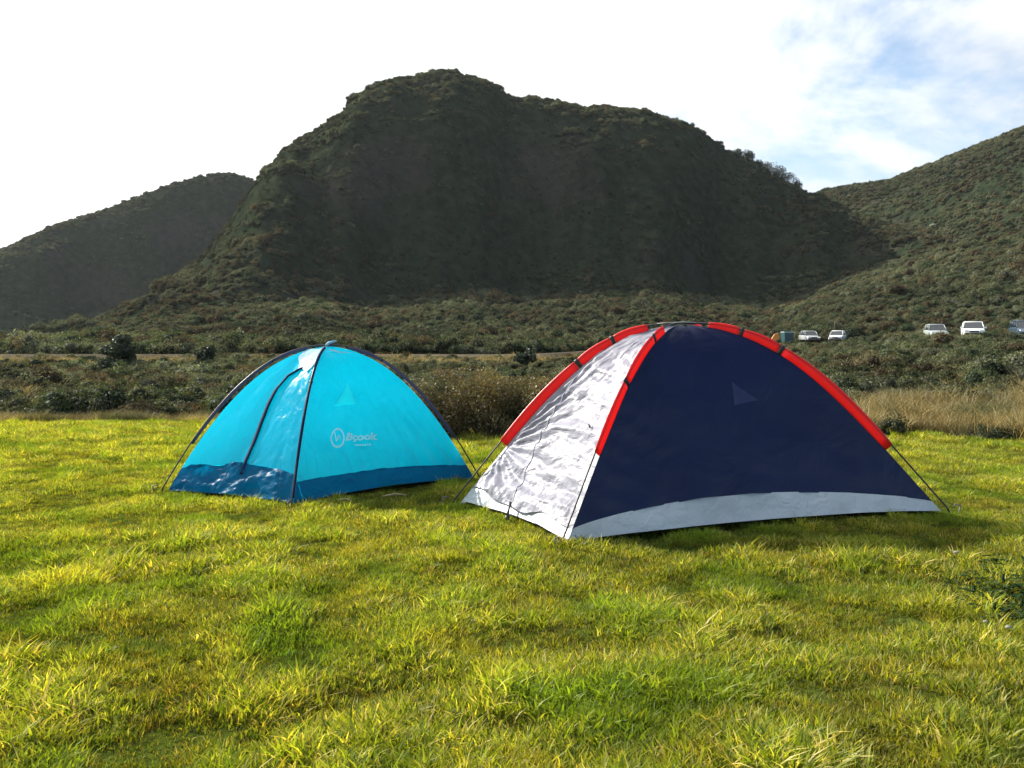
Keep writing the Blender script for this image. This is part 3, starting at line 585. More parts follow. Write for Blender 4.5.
def silver_d(u, z):
    fan = np.arctan2(z - 0.33, u + 0.05); dfan = np.hypot(z - 0.33, (u + 0.05) * 0.8)
    d = 0.020 * fbm(u * 2.2 + z * 2, z * 15, 3, 11, 0.5) + 0.016 * (1 - np.abs(fbm(u * 2 + z * 4, z * 10, 3, 15))) - 0.012
    d = d + 0.012 * np.sin(fan * 26 + 3 * fbm(u * 3, z * 4, 2, 5)) * np.exp(-(dfan / 0.45) ** 2) * sst(0.03, 0.15, dfan)
    d = d + 0.020 * fbm(u * 12, z * 12, 3, 71, 0.6) * np.exp(-(z / 0.22) ** 2) + 0.006 * fbm(u * 16 - z * 10, z * 22, 2, 33)
    return d + 0.022 * np.exp(-np.maximum(z - 0.10, 0) / 0.05)
def tub_d(u, z): return 0.022 * fbm(u * 8, z * 12, 3, 41) + 0.02 * np.sin(u * 9 + 1) * 0.5
def navy_d(u, z): return 0.010 * fbm(u * 5, z * 5, 3, 61) + 0.006 * np.sin(u * 40 + 4 * z) * np.exp(-((z - 0.15) / 0.12) ** 2) + 0.008 * np.exp(-u * 14) * np.sin(z * 60 + u * 40)
dtop = lambda u: 0.125 - 0.035 * u + 0.02 * np.sin(np.pi * u) * np.cos(u * 7)
ftop = lambda u: 0.075 + 0.135 * np.sin(np.pi * np.clip(u, 0, 1)) ** 0.75 * (1 - 0.25 * u)
T.panel('groundsheet_wall', 'L', 'N', M_tub, tent_r, hem('L', 0.035), dtop, 110, 24, disp=tub_d)
T.panel('door_panel', 'L', 'N', M_silver, tent_r, lambda u: dtop(u) - 0.016 + 0.008 * np.sin(u * 19), None, 200, 220, disp=silver_d)
T.panel('groundsheet_wall', 'N', 'R', M_tub, tent_r, hem('N', 0.034), ftop, 130, 20, disp=lambda u, z: tub_d(u, z) * 0.6)
T.panel('canopy_panel', 'N', 'R', M_navy, tent_r, lambda u: ftop(u) - 0.004, None, 150, 120, disp=navy_d)
T.panel('groundsheet_wall', 'R', 'F', M_tub, tent_r, hem('N', 0.04), dtop, 60, 12)
T.panel('canopy_panel', 'R', 'F', M_navy, tent_r, lambda u: dtop(u) - 0.004, None, 60, 60, disp=navy_d)
T.panel('groundsheet_wall', 'F', 'L', M_tub, tent_r, hem('N', 0.05), ftop, 60, 12)
T.panel('canopy_panel', 'F', 'L', M_navy, tent_r, lambda u: ftop(u) - 0.004, None, 60, 60, disp=navy_d)
floor(T, M_under, tent_r, (hem('L', 0.035), hem('N', 0.034), hem('N', 0.04), hem('N', 0.05)))
def cover(T, mat, parent, rr, name='vent_cover', dz=0.010):
    """the little cap of cloth where the arms cross"""
    m = MB(); ks = 'LNRF'; V = [T.C + Vector((0, 0, T.H + dz))]
    for k in ks: V.append(T.arm(k, rr, -T.off * 0.5, dz * 0.3))
    mids = []
    for i in range(4): mids.append((V[1 + i] + V[1 + (i + 1) % 4]) / 2 + (V[0] - (V[1 + i] + V[1 + (i + 1) % 4]) / 2) * 0.25 - Vector((0, 0, 0.01)))
    V += mids; Fc = []
    for i in range(4): Fc += [(0, 1 + i, 5 + i), (0, 5 + i, 1 + (i + 1) % 4)]
    m.add(V, Fc); return m.build(name, mat, parent)
for k, cl in (('R', (0.37, 0.22)), ('L', (0.45, 0.30)), ('N', (0.52, 0.28)), ('F', (0.5, 0.25))):
    T.sleeve(k, M_red, M_clip, tent_r, 0.775 if k != 'N' else 0.75, {'R': 0.095, 'L': 0.15, 'N': 0.19, 'F': 0.10}[k], 0.036, 0.007, cl, M_pole)
    make_peg(T.P[k].copy(), (T.P[k] - T.C), M_steel, tent_r)
# zip down the silver door, its toggle, the loose threads of the apex
zp = [(604, 345), (514, 506)]
q = [T.find('L', 'N', *p) for p in zp]; q = [(q[0][0] + (q[1][0] - q[0][0]) * t_, q[0][1] + (q[1][1] - q[0][1]) * t_) for t_ in np.linspace(0, 1, 9)]
def dense(q, k=8):
    out = []
    for (a, b), (c, d) in zip(q[:-1], q[1:]): out += [(a + (c - a) * i / k, b + (d - b) * i / k) for i in range(k)]
    return out + [q[-1]]
m = MB(); m.tube([T.on('L', 'N', u, z, 0.002, disp=silver_d) for u, z in dense(q)], 0.0028, 6); m.build('zip', M_zip, tent_r)
m = MB(); a_ = T.find('L', 'N', 514, 506); b_ = T.find('L', 'N', 511, 523); m.tube([T.on('L', 'N', *a_, 0.035), T.on('L', 'N', *b_, 0.045)], 0.007, 8)
m.tube([T.on('L', 'N', *b_, 0.045), T.on('L', 'N', *b_, 0.047) + Vector((0, -0.005, -0.03))], 0.014, 8); m.build('toggle', M_clip, tent_r)
m = MB(); m.tube([T.arm('R', 0.11, 0, 0.004), T.C + Vector((0, 0, T.H + 0.005)), T.arm('L', 0.11, 0, 0.004)], 0.0035, 8); m.build('apex_tie', simple('tie_white', (0.25, 0.27, 0.30), 0.6), tent_r)
for px_, py_ in ((592, 429), (603, 408)):
    u, z = T.find('L', 'N', px_, py_); m = MB(); m.tube([T.on('L', 'N', u, z, 0.012, disp=silver_d), T.on('L', 'N', max(0, u - 0.03), z + 0.012, 0.02, disp=silver_d)], 0.006, 6); m.build('loop', M_clip, tent_r)
    break
# faint paler marks on the navy panel
def decal(T, A, B, poly, mat, parent, name, off=0.006, disp=None, n=10):
    """a small patch of colour following the panel; poly = 3 or 4 pixel corners"""
    if len(poly) == 3: poly = list(poly) + [poly[2]]
    c = [T.find(A, B, *p) for p in poly]; V = []
    for j in range(n):
        for i in range(n):
            a, b = i / (n - 1), j / (n - 1)
            u = (c[0][0] * (1 - a) + c[1][0] * a) * (1 - b) + (c[3][0] * (1 - a) + c[2][0] * a) * b
            z = (c[0][1] * (1 - a) + c[1][1] * a) * (1 - b) + (c[3][1] * (1 - a) + c[2][1] * a) * b
            V.append(T.on(A, B, u, z, off, disp=disp))
    return link(name, mesh_np(name, [tuple(v) for v in V], grid_faces(n, n)), mat, parent)
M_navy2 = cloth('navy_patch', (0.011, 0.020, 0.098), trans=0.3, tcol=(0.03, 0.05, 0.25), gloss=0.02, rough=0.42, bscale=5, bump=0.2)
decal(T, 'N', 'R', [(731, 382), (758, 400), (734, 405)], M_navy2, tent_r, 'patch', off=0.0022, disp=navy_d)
settle(tent_r)

# ---------------- blue tent
M_cyan = cloth('cyan_nylon', (0.0, 0.43, 0.68), trans=0.64, tcol=(0.0, 0.84, 0.98), gloss=0.006, rough=0.24, bscale=11, bump=0.5, dist=0.04, stretch=(1, 1, 0.3))
M_door = cloth('cyan_door_nylon', (0.0, 0.40, 0.66), trans=0.62, tcol=(0.0, 0.80, 0.96), gloss=0.004, rough=0.26, bscale=9, bump=0.5, dist=0.03, stretch=(1, 1, 0.4), sheen=0.16, sheen_bump=0.6)
M_blue = cloth('blue_groundsheet', (0.0, 0.10, 0.22), trans=0.40, tcol=(0.0, 0.22, 0.42), gloss=0.004, rough=0.38, bscale=8, bump=0.8, dist=0.05, sheen=0.05, sheen_bump=0.3)
M_purple = cloth('navy_purple_sleeve', (0.050, 0.045, 0.13), trans=0.1, gloss=0.05, rough=0.4, bscale=30, bump=0.3)
M_edge = simple('dark_navy_binding', (0.006, 0.018, 0.06), 0.75, 0.15, spec=0.15)
B = Tent(gp(160, 493), gp(291, 508), gp(481, 480), (329, 345), 0.045, (2.15, 0.12))
tent_b = empty('blue_dome_tent', B.C)
tag(tent_b, 'bright cyan dome tent with dark blue lower wall and pale printed logo', 'tent')
def cy_d(u, z):
    fold = (np.sin(u * 58 + 5 * fbm(u * 4, z * 2, 2, 4) + 4 * z) * 0.0060 + 0.010 * fbm(u * 30 + z * 6, z * 2.5, 2, 8)) * np.clip(1.1 - z * 1.5, 0, 1)
    return 0.010 * fbm(u * 4, z * 5, 3, 61) + fold
def cd_d(u, z):
    return 0.010 * fbm(u * 5, z * 5, 3, 77) + 0.012 * (1 - np.abs(fbm(u * 6 - z * 5, z * 9 + u * 4, 3, 25))) * sst(0.4, 0.95, u) - 0.005
bt_d = lambda u, z: 0.030 * fbm(u * 9, z * 14, 3, 47, 0.6) + 0.012 * np.sin(u * 17)
ltop = lambda u: 0.17 + 0.055 * np.sin(np.pi * u) + 0.02 * u
rtop = lambda u: 0.15 + 0.035 * np.sin(np.pi * u) - 0.03 * u
B.panel('groundsheet_wall', 'L', 'N', M_blue, tent_b, hem('L', 0.02), ltop, 100, 24, disp=bt_d)
B.panel('door_panel', 'L', 'N', M_door, tent_b, lambda u: ltop(u) - 0.004, None, 160, 150, disp=cd_d)
B.panel('groundsheet_wall', 'N', 'R', M_blue, tent_b, hem('N', 0.035), rtop, 110, 20, disp=lambda u, z: bt_d(u, z) * 0.5)
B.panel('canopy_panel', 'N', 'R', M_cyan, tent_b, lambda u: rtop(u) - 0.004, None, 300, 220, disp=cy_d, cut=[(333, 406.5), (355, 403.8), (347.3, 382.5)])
B.panel('groundsheet_wall', 'R', 'F', M_blue, tent_b, hem('N', 0.03), ltop, 60, 12)
B.panel('canopy_panel', 'R', 'F', M_cyan, tent_b, lambda u: ltop(u) - 0.004, None, 60, 60, disp=cy_d)
B.panel('groundsheet_wall', 'F', 'L', M_blue, tent_b, hem('N', 0.03), rtop, 60, 12)
B.panel('canopy_panel', 'F', 'L', M_cyan, tent_b, lambda u: rtop(u) - 0.004, None, 60, 60, disp=cy_d)
floor(B, M_under, tent_b, (hem('L', 0.02), hem('N', 0.035), hem('N', 0.03), hem('N', 0.03)))
for k, cl in (('R', (0.34,)), ('L', (0.34,)), ('N', (0.5,)), ('F', (0.4,))):
    B.sleeve(k, M_purple if k != 'N' else M_edge, M_clip, tent_b, 0.82 if k != 'N' else 0.97, 0.13, 0.013 if k != 'N' else 0.012, 0.006 if k != 'N' else 0.010, cl, M_pole)
    make_peg(B.P[k].copy(), (B.P[k] - B.C), M_steel, tent_b)
M_patch = cloth('pale_patch_cloth', (0.34, 0.50, 0.56), trans=0.25, sheen=0.08, tcol=(0.5, 0.8, 0.9), gloss=0.004, rough=0.3, bscale=16, bump=0.8, dist=0.02)
m = MB(); m.tube([B.arm('N', 0.08, 0, 0.004), B.C + Vector((0, 0, B.H + 0.014)), B.C + Vector((0.05, 0.02, B.H + 0.03))], [0.008, 0.012, 0.006], 8); m.build('apex_tie', simple('apex_tie_pale', (0.25, 0.45, 0.6), 0.6), tent_b)
zp = [(311, 367), (300, 369), (288, 376), (277, 389), (270, 402), (262, 421), (253, 445), (246, 462), (242, 475)]
q = [B.find('L', 'N', *p) for p in zp]
m = MB(); dq = dense(q, 5); m.tube([B.on('L', 'N', u, z, 0.008, disp=cd_d) for u, z in dq], [0.006 + 0.012 * min(1, i / len(dq) * 3) for i in range(len(dq))], 8, [0.008] * len(dq)); zf = m.build('zip_flap', M_edge, tent_b)
decal(B, 'N', 'R', [(332, 407), (356, 404), (347.5, 381)], cloth('sun_spot_cyan', (0.03, 0.62, 0.80), trans=0.62, tcol=(0.04, 0.97, 1.0), gloss=0.01, rough=0.3, bscale=7, bump=0.2), tent_b, 'sun_spot', disp=cy_d)  # sunlight spot on the canopy, painted as a lighter triangle
decal(B, 'L', 'N', [(309, 350), (325, 347), (321, 363), (307, 373)], M_patch, tent_b, 'pale_patch', off=0.012, disp=cd_d)  # small pale patches near the apex, on door and canopy panel
decal(B, 'N', 'R', [(331, 349), (352, 354), (338, 353), (330, 351)], M_patch, tent_b, 'pale_patch', off=0.010, disp=cy_d)
# printed logo: ring with a small mark, the word and a small line below
M_logo = cloth('pale_blue_print', (0.55, 0.92, 0.98), trans=0.35, tcol=(0.8, 1.0, 1.0), gloss=0.01, bump=0.1)
def panel_map(T, A, B_, p00, p10, p01, disp):
    c = [T.find(A, B_, *p) for p in (p00, p10, p01)]
    def f(a, b, off=0.007): 
        u = c[0][0] + (c[1][0] - c[0][0]) * a + (c[2][0] - c[0][0]) * b; z = c[0][1] + (c[1][1] - c[0][1]) * a + (c[2][1] - c[0][1]) * b
        return T.on(A, B_, u, z, off, disp=disp)
    return f
pm = panel_map(B, 'N', 'R', (329, 450), (384, 448), (330, 427), cy_d)      # a: 0..1 across 50 px, b: 0..1 up 20 px
lm = MB(); nseg = 40
for (ra_, rb_, w_) in ((0.135, 0.44, 0.030),):
    V = []
    for i in range(nseg):
        t_ = 2 * math.pi * i / nseg
        for s_ in (1, 1 - w_ / ra_): V.append(pm(0.15 + ra_ * s_ * math.cos(t_), 0.50 + rb_ * s_ * math.sin(t_)))
    lm.add(V, [(2 * i, 2 * i + 1, (2 * i + 3) % (2 * nseg), (2 * i + 2) % (2 * nseg)) for i in range(nseg)])
for pl in ([(0.09, 0.75), (0.13, 0.35), (0.16, 0.62)], [(0.16, 0.62), (0.20, 0.50), (0.15, 0.42)]):
    for (a0, b0), (a1, b1) in zip(pl[:-1], pl[1:]):
        lm.add([pm(a0 - .009, b0), pm(a0 + .009, b0), pm(a1 + .009, b1), pm(a1 - .009, b1)], [(0, 1, 2, 3)])
lm.build('emblem', M_logo, tent_b)
def text_on(txt, pm, a0, b0, wa, hb, name, parent, offset=0.02, shear=0.0):
    cu = bpy.data.curves.new(name, 'FONT'); cu.body = txt; cu.offset = offset; cu.shear = shear; cu.resolution_u = 3
    to = bpy.data.objects.new(name, cu); COL.objects.link(to); bpy.context.view_layer.update()
    me = bpy.data.meshes.new_from_object(to.evaluated_get(bpy.context.evaluated_depsgraph_get()))
    COL.objects.unlink(to); bpy.data.objects.remove(to)
    xs = [v.co.x for v in me.vertices]; ys = [v.co.y for v in me.vertices]; x0, x1, y0, y1 = min(xs), max(xs), min(ys), max(ys)
    for v in me.vertices: v.co = pm(a0 + wa * (v.co.x - x0) / (x1 - x0), b0 + hb * (v.co.y - y0) / (y1 - y0))
    return link(name, me, M_logo, parent)
text_on('Bçook', pm, 0.30, 0.30, 0.62, 0.42, 'lettering', tent_b, 0.045, 0.25)
um = MB()
for i in range(7): a0 = 0.46 + i * 0.045; um.add([pm(a0, 0.13), pm(a0 + 0.032, 0.13), pm(a0 + 0.032, 0.20), pm(a0, 0.20)], [(0, 1, 2, 3)])
um.build('small_print', M_logo, tent_b)
settle(tent_b)
# ------------------------------------------------------------------ named bushes, trees, weeds
def lobed_bush(name, p, h, w, d, mat, seed, n, leaf, label, cat, group=None, lobes=14, stems=7, squash=0.9, upright=False):
    r = np.random.default_rng(seed); root = empty(name, p, 0); tag(root, label, cat, group); cs = []; rs = []
    for i in range(lobes):
        q = r.uniform(0, 6.283); e = math.sqrt(r.uniform()); rr = r.uniform(0.12, 0.21) * min(h * 1.3, w)
        top = h * (1 - 0.35 * e * e) - rr * 0.7
        cs.append((0.5 * (w - 1.6 * rr) * e * math.cos(q), 0.5 * (d - 1.6 * rr) * e * math.sin(q), max(rr * 0.5, top * r.uniform(0.25, 1.0)))); rs.append(rr)
    V, Fc, A = leaf_cloud(r, cs, rs, n, leaf, squash, 0.25)
    me = mesh_np('foliage', V, Fc, False); rnd_attr(me, A); link('foliage', me, mat, root)
    m = MB()
    for i in range(stems):
        c = cs[i % len(cs)]; m.tube([(c[0] * 0.15, c[1] * 0.15, -0.05), (c[0] * 0.5, c[1] * 0.5, c[2] * 0.5), c], [0.018 * h + 0.006, 0.012 * h + 0.004, 0.004], 6)
    m.build('stem', M_bark, root); return root
M_bark = simple('bark', (0.10, 0.075, 0.05), 0.9, 0.3, 20, 0.5)
M_brown = foliage('brown_thicket', [(0.0, (0.060, 0.044, 0.026)), (0.35, (0.14, 0.095, 0.050)), (0.6, (0.15, 0.135, 0.050)), (0.85, (0.26, 0.20, 0.08)), (1.0, (0.36, 0.26, 0.14))], trans=0.35, tcol=(1.15, 1.0, 0.5), gloss=0.03, pcol=(0.060, 0.062, 0.026), pscale=1.6, plo=0.5, phi=0.66)
M_darkb = foliage('dark_bush', [(0.0, (0.012, 0.018, 0.010)), (0.6, (0.028, 0.038, 0.020)), (1.0, (0.055, 0.068, 0.035))], trans=0.2, gloss=0.04)
def gz(px, Y):
    a = AZ(px); x = a * Y; return (x, Y, float(land(np.array([x]), np.array([Y]))[0]))
G = 'brown bushes behind the gap between the tents'
for i, (px_, Y, h, w, lb) in enumerate(((432, 9.9, 0.78, 1.0, 'brown green thicket bush just right of the blue tent peak'), (488, 10.0, 0.94, 1.15, 'tallest brown bush midway between the two tents'), (543, 9.9, 0.84, 0.95, 'brown bush half hidden behind the red sleeve of the navy tent'), (590, 10.4, 0.85, 0.9, 'brown bush behind the silver door of the navy tent'))):
    lobed_bush('thicket_bush', gz(px_, Y), h, w, w * 0.8, M_brown, 400 + i, 16000, 0.014, lb, 'bush', G, lobes=30, stems=22)
for i, (px_, Y, h, w, lb) in enumerate(((122, 34, 1.75, 1.5, 'large dark round bush on the flat left of the blue tent'), (104, 31, 0.75, 1.1, 'low dark bush at the foot of the large round one'), (206, 38, 1.05, 1.05, 'small dark round bush above left of the blue tent'), (525, 36, 0.95, 1.05, 'small dark round bush by the road between the tents'), (37, 17.5, 0.42, 0.6, 'low dark bush at the field edge, left of its pair'), (57, 17.5, 0.40, 0.55, 'low dark bush at the field edge, right of its pair'), (812, 118, 2.9, 4.6, 'rounded green bush uphill behind the silver estate car'), (905, 26, 0.8, 1.3, 'dark green bush below the parked white four wheel drive'))):
    lobed_bush('round_bush', gz(px_, Y), h, w, w, M_darkb if i < 6 else M_green, 430 + i, 2600, 0.055 * min(1.3, h), lb, 'bush', 'rounded bushes standing out of the scrub')
def tree(px_, Y, h, w, seed, label, sink=0.0):
    r = np.random.default_rng(seed); x, y, z = gz(px_, Y); root = empty('hill_tree', (x, y, z - sink)); tag(root, label, 'tree', 'trees on the mountain ridge'); cs = []; rs = []
    for i in range(16):
        q = r.uniform(0, 6.283); e = math.sqrt(r.uniform()); rr = r.uniform(0.20, 0.32) * w
        cs.append((0.42 * w * e * math.cos(q), 0.36 * w * e * math.sin(q), h * r.uniform(0.1, 0.85 - 0.25 * e))); rs.append(rr)
    V, Fc, A = leaf_cloud(r, cs, rs, 2400, 0.20, 0.8, 0.2); me = mesh_np('crown', V, Fc, False); rnd_attr(me, A); link('crown', me, M_darkb, root)
    m = MB(); m.tube([(0, 0, -0.4), (0.1, 0, h * 0.3), (0.0, 0.1, h * 0.6)], [0.16, 0.12, 0.06], 7)
    for c in cs[:6]: m.tube([(0.05, 0, h * 0.35), (c[0] * 0.5, c[1] * 0.5, c[2] * 0.8), c], [0.07, 0.05, 0.02], 5)
    m.build('trunk', M_bark, root)
for i, (px_, dY, h, w, lb) in enumerate(((716, -3, 2.8, 3.0, 'tiny lone tree, highest of the trees on the ridge'), (733, -3, 4.2, 4.2, 'small tree left of the gappy tree on the ridge'), (745, -2, 6.0, 4.6, 'gappy tallest tree on the ridge with sky through it'), (753, -3, 3.8, 4.6, 'short tree just right of the gappy ridge tree'), (763, -2, 4.6, 6.4, 'broad tree on the ridge left of the outermost clump'), (774, -2, 5.4, 6.6, 'broad dark tree in the outermost ridge clump'), (784, -2, 6.2, 6.2, 'tree bulging over the right end of the ridge'), (791, -4, 5.4, 4.6, 'rightmost tree at the end of the dark ridge'), (812, -2, 2.8, 3.6, 'small tree in the saddle between mountain and right hillside'))):
    tree(px_, float(mountain.D(AZ(px_))) + dY, h, w, 500 + i, lb, 0.9)
# leafy dark weeds at the right edge of the field
M_weed = foliage('weed_leaves', [(0.0, (0.012, 0.028, 0.010)), (0.6, (0.026, 0.052, 0.018)), (1.0, (0.06, 0.095, 0.040))], trans=0.3, gloss=0.004)
def weed(p, s, seed, label):
    r = np.random.default_rng(seed); root = empty('leafy_weed', p); tag(root, label, 'weed', 'dark leafy weeds at the right of the field')
    V = []; Fc = []; A = []
    for i in range(120):
        q = r.uniform(0, 6.283); L = s * r.uniform(0.14, 0.42); wd = L * r.uniform(0.28, 0.42); b0 = len(V); val = r.uniform(); st = s * 1.0 * math.sqrt(r.uniform()); hb = r.uniform(0.0, 0.045)
        q2 = q + r.uniform(-.6, .6); el = r.uniform(0.0, 0.7)
        for k in range(6):
            t = k / 5; ww = wd * 0.5 * math.sin(math.pi * min(1, t * 0.9 + 0.08)) * (1 + 0.18 * (-1) ** k); l_ = L * t; x0 = math.cos(q) * st + math.cos(q2) * l_; y0 = math.sin(q) * st + math.sin(q2) * l_
            z0 = hb + el * l_ * (1 - 0.75 * t); sx, sy = -math.sin(q2), math.cos(q2)
            V += [(x0 - sx * ww, y0 - sy * ww, z0 + ww * 0.5), (x0, y0, z0), (x0 + sx * ww, y0 + sy * ww, z0 + ww * 0.5)]; A += [val] * 3
        for k in range(5):
            for j in (0, 1): Fc.append((b0 + 3 * k + j, b0 + 3 * k + j + 1, b0 + 3 * k + j + 4, b0 + 3 * k + j + 3))
    me = mesh_np('leaves', V, Fc); rnd_attr(me, A); link('leaves', me, M_weed, root)
    m = MB(); m.tube([(0, 0, -0.02), (0, 0, 0.06)], [0.012, 0.006], 6); m.build('stem', M_weed, root)
for i, (px_, py_, s, lb) in enumerate(((974, 594, 0.13, 'dark leafy weed at the field right, left one of the big clump'), (1003, 586, 0.16, 'dark leafy weed in the middle of the big clump at right edge'), (1022, 606, 0.20, 'dark leafy weed cut by the right edge of the picture'), (994, 614, 0.12, 'small dark leafy weed lowest in the right clump'), (1024, 572, 0.15, 'dark leafy weed highest in the right clump'))):
    p = gp(px_, py_); p.z = float(base(np.array([p.x]), np.array([p.y]))[0]); weed(p, s, 610 + i, lb)
M_straw = simple('straw', (0.30, 0.25, 0.14), 0.8, 0.3)
for i, (px_, py_, L, q, lb) in enumerate(((395, 501, 0.16, 0.2, 'pale stick lying in the shade right of the blue tent'), (345, 506, 0.10, -0.3, 'short pale stick at the front hem of the blue tent'))):
    p = gp(px_, py_); m = MB(); m.tube([(-L / 2, 0, 0.035), (0, 0.01, 0.045), (L / 2, 0, 0.038)], [0.005, 0.007, 0.004], 7); o = m.build('stick', M_straw); o.location = p; o.rotation_euler = (0, 0, q); tag(o, lb, 'stick')
M_pale = simple('pale_rock', (0.24, 0.23, 0.18), 0.9, 0.25, 12, 0.5)
def rock(p, s, seed, label, mat=None):
    r = np.random.default_rng(seed); V, Fc = core(r, [(0, 0, 0.25)], [1.0], 0.7, 1.0); me = mesh_np('rock', V * np.array([s, s * 0.7, s * 0.7]), Fc); o = link('rock', me, mat or M_pale); o.location = p; tag(o, label, 'rock')
for i, (px_, py_, s, lb) in enumerate(((956, 562, 0.016, 'small pale stone in the grass above the dark weeds'), (1008, 640, 0.014, 'small pale stone in the grass below the dark weeds'), (985, 634, 0.011, 'smallest pale stone left of the one below the weeds'))):
    p = gp(px_, py_); p.z = 0.045; rock(p, s, 700 + i, lb)
for i, (px_, py_, s, lb) in enumerate(((932, 229, 2.4, 'pale boulder in the middle of the right hillside'), (990, 142, 2.6, 'pale boulder near the top of the right hillside'))):
    # walk along the sight line until it meets the land
    a, t = ray(px_, py_); ys = np.arange(80, 480, 0.5); zz = CAMH + t * ys; ld = land(a * ys, ys); j = int(np.argmax(ld > zz)); rock((a * ys[j], ys[j] - 1, ld[j] + 0.6), s * 0.55, 720 + i, lb)

# ------------------------------------------------------------------ parked vehicles
M_tyre = simple('tyre_rubber', (0.02, 0.02, 0.02), 0.8); M_rim = simple('rim_alloy', (0.5, 0.5, 0.52), 0.3, metal=0.7)
M_glass = simple('dark_car_glass', (0.02, 0.025, 0.03), 0.05, spec=0.9); M_lamp = simple('headlight_glass', (0.7, 0.72, 0.75), 0.1); M_trim = simple('black_trim', (0.03, 0.03, 0.03), 0.5)
M_tail = simple('tail_light_red', (0.35, 0.01, 0.01), 0.3)
def rbox(x, hw, z0, z1, c=0.12, n=4):
    pts = []
    for (sx, sz) in ((1, 0), (1, 1), (-1, 1), (-1, 0)):
        cx = sx * (hw - c); cz = (z1 - c) if sz else (z0 + c); a0 = {(1, 0): -90, (1, 1): 0, (-1, 1): 90, (-1, 0): 180}[(sx, sz)]
        for i in range(n): q = R(a0 + 90 * i / (n - 1)); pts.append((x, cx + c * math.cos(q), cz + c * math.sin(q)))
    return pts
def loft(m, secs):
    n = len(secs[0]); V = [p for s in secs for p in s]
    m.add(V, [(i * n + k, (i + 1) * n + k, (i + 1) * n + (k + 1) % n, i * n + (k + 1) % n) for i in range(len(secs) - 1) for k in range(n)] + [tuple(range(n)), tuple((len(secs) - 1) * n + k for k in range(n))[::-1]])
def car(name, p, rz, paint, label, h=1.5, L=4.3, w=1.76, suv=False, group='vehicles parked along the far road'):
    root = empty(name, p, rz); tag(root, label, 'car', group); hl = L / 2; hw = w / 2; belt = h * 0.60; clr = 0.28 if suv else 0.18
    b = MB(); hood = belt - (0.08 if suv else 0.12)
    loft(b, [rbox(-hl, hw * 0.86, clr + .1, hood * 0.78), rbox(-hl + .15, hw * 0.96, clr, hood * 0.92), rbox(-hl * 0.55, hw, clr, hood), rbox(-hl * 0.42, hw, clr, belt), rbox(hl * 0.7, hw, clr, belt + .02), rbox(hl - .12, hw * 0.97, clr, belt), rbox(hl, hw * 0.9, clr + .1, belt * 0.9)])
    b.build('body', paint, root)
    g = MB(); x0, x1 = -hl * 0.46, hl * (0.93 if suv else 0.9); t0, t1 = -hl * 0.14, hl * (0.84 if suv else 0.66)
    zt = h - 0.05; V = [(x0, -hw * .93, belt - .03), (x0, hw * .93, belt - .03), (x1, hw * .93, belt - .03), (x1, -hw * .93, belt - .03), (t0, -hw * .76, zt), (t0, hw * .76, zt), (t1, hw * .76, zt), (t1, -hw * .76, zt)]
    g.add(V, [(0, 1, 5, 4), (1, 2, 6, 5), (2, 3, 7, 6), (3, 0, 4, 7), (4, 5, 6, 7)]); g.build('windows', M_glass, root, False)
    rf = MB(); loft(rf, [[(t0 - .06, y, z) for (_, y, z) in rbox(0, hw * .70, zt - .05, zt + .01, .02, 3)], [(t0 + .3, y, z) for (_, y, z) in rbox(0, hw * .78, zt - .03, h, .03, 3)], [(t1 - .1, y, z) for (_, y, z) in rbox(0, hw * .78, zt - .03, h, .03, 3)], [(t1 + .08, y, z) for (_, y, z) in rbox(0, hw * .72, zt - .05, zt + .02, .02, 3)]])
    for s in (-1, 1):
        for (xa, xb) in ((x0, t0), (x1, t1), (0.12 * hl, 0.14 * hl), (0.55 * hl, 0.5 * hl)):
            rf.tube([(xa, s * hw * .945, belt - .02), (xb, s * hw * .775, zt)], 0.035, 6)
    rf.build('roof', paint, root)
    for sx in (-0.64, 0.62):
        for s in (-1, 1):
            rr = 0.36 if suv else 0.31; t = MB(); n = 20; cx, cyy = sx * hl, s * (hw - 0.10)
            prof = [(rr * .62, -.11), (rr * .95, -.11), (rr, -.07), (rr, .07), (rr * .95, .11), (rr * .62, .11)]
            V = [(cx + q_ * math.cos(2 * math.pi * i / n), cyy + w_, rr + q_ * math.sin(2 * math.pi * i / n)) for i in range(n) for q_, w_ in prof]
            t.add(V, [(i * 6 + k, i * 6 + k + 1, ((i + 1) % n) * 6 + k + 1, ((i + 1) % n) * 6 + k) for i in range(n) for k in range(5)])
            wh = t.build('tyre', M_tyre, None); wr = MB(); wr.tube([(cx, cyy - .085, rr), (cx, cyy + .085, rr)], rr * .62, 16, None, True)
            wo = empty('wheel', (0, 0, 0)); wo.parent = root; wh.parent = wo; r_ = wr.build('rim', M_rim, wo)
    for s in (-1, 1):
        m = MB(); m.box((-hl + 0.06, s * hw * .68, hood * 0.78), (0.14, 0.34, 0.16)); m.build('headlight', M_lamp, root, False)
        m = MB(); m.box((hl - 0.04, s * hw * .78, belt * 0.8), (0.10, 0.18, 0.24)); m.build('tail_light', M_tail, root, False)
        m = MB(); m.box((x0 + .25, s * (hw + .07), belt + .06), (0.12, 0.18, 0.14)); m.build('mirror', paint if suv else M_trim, root, False)
    m = MB(); m.box((-hl + 0.03, 0, hood * 0.74), (0.12, w * .42, 0.13)); m.build('grille', M_trim, root, False)
    m = MB(); m.box((-hl + 0.02, 0, clr + .15), (0.16, w * .82, 0.16)); m.build('bumper', M_trim, root, False)
    if suv:
        for s in (-1, 1): m = MB(); m.tube([(t0 + .2, s * hw * .66, h + .03), (t1 - .1, s * hw * .66, h + .03)], 0.025, 6); m.build('roof_rail', M_trim, root)
    return root
def paint(name, c): return simple(name, c, 0.25, 0.03, 2, spec=0.6)
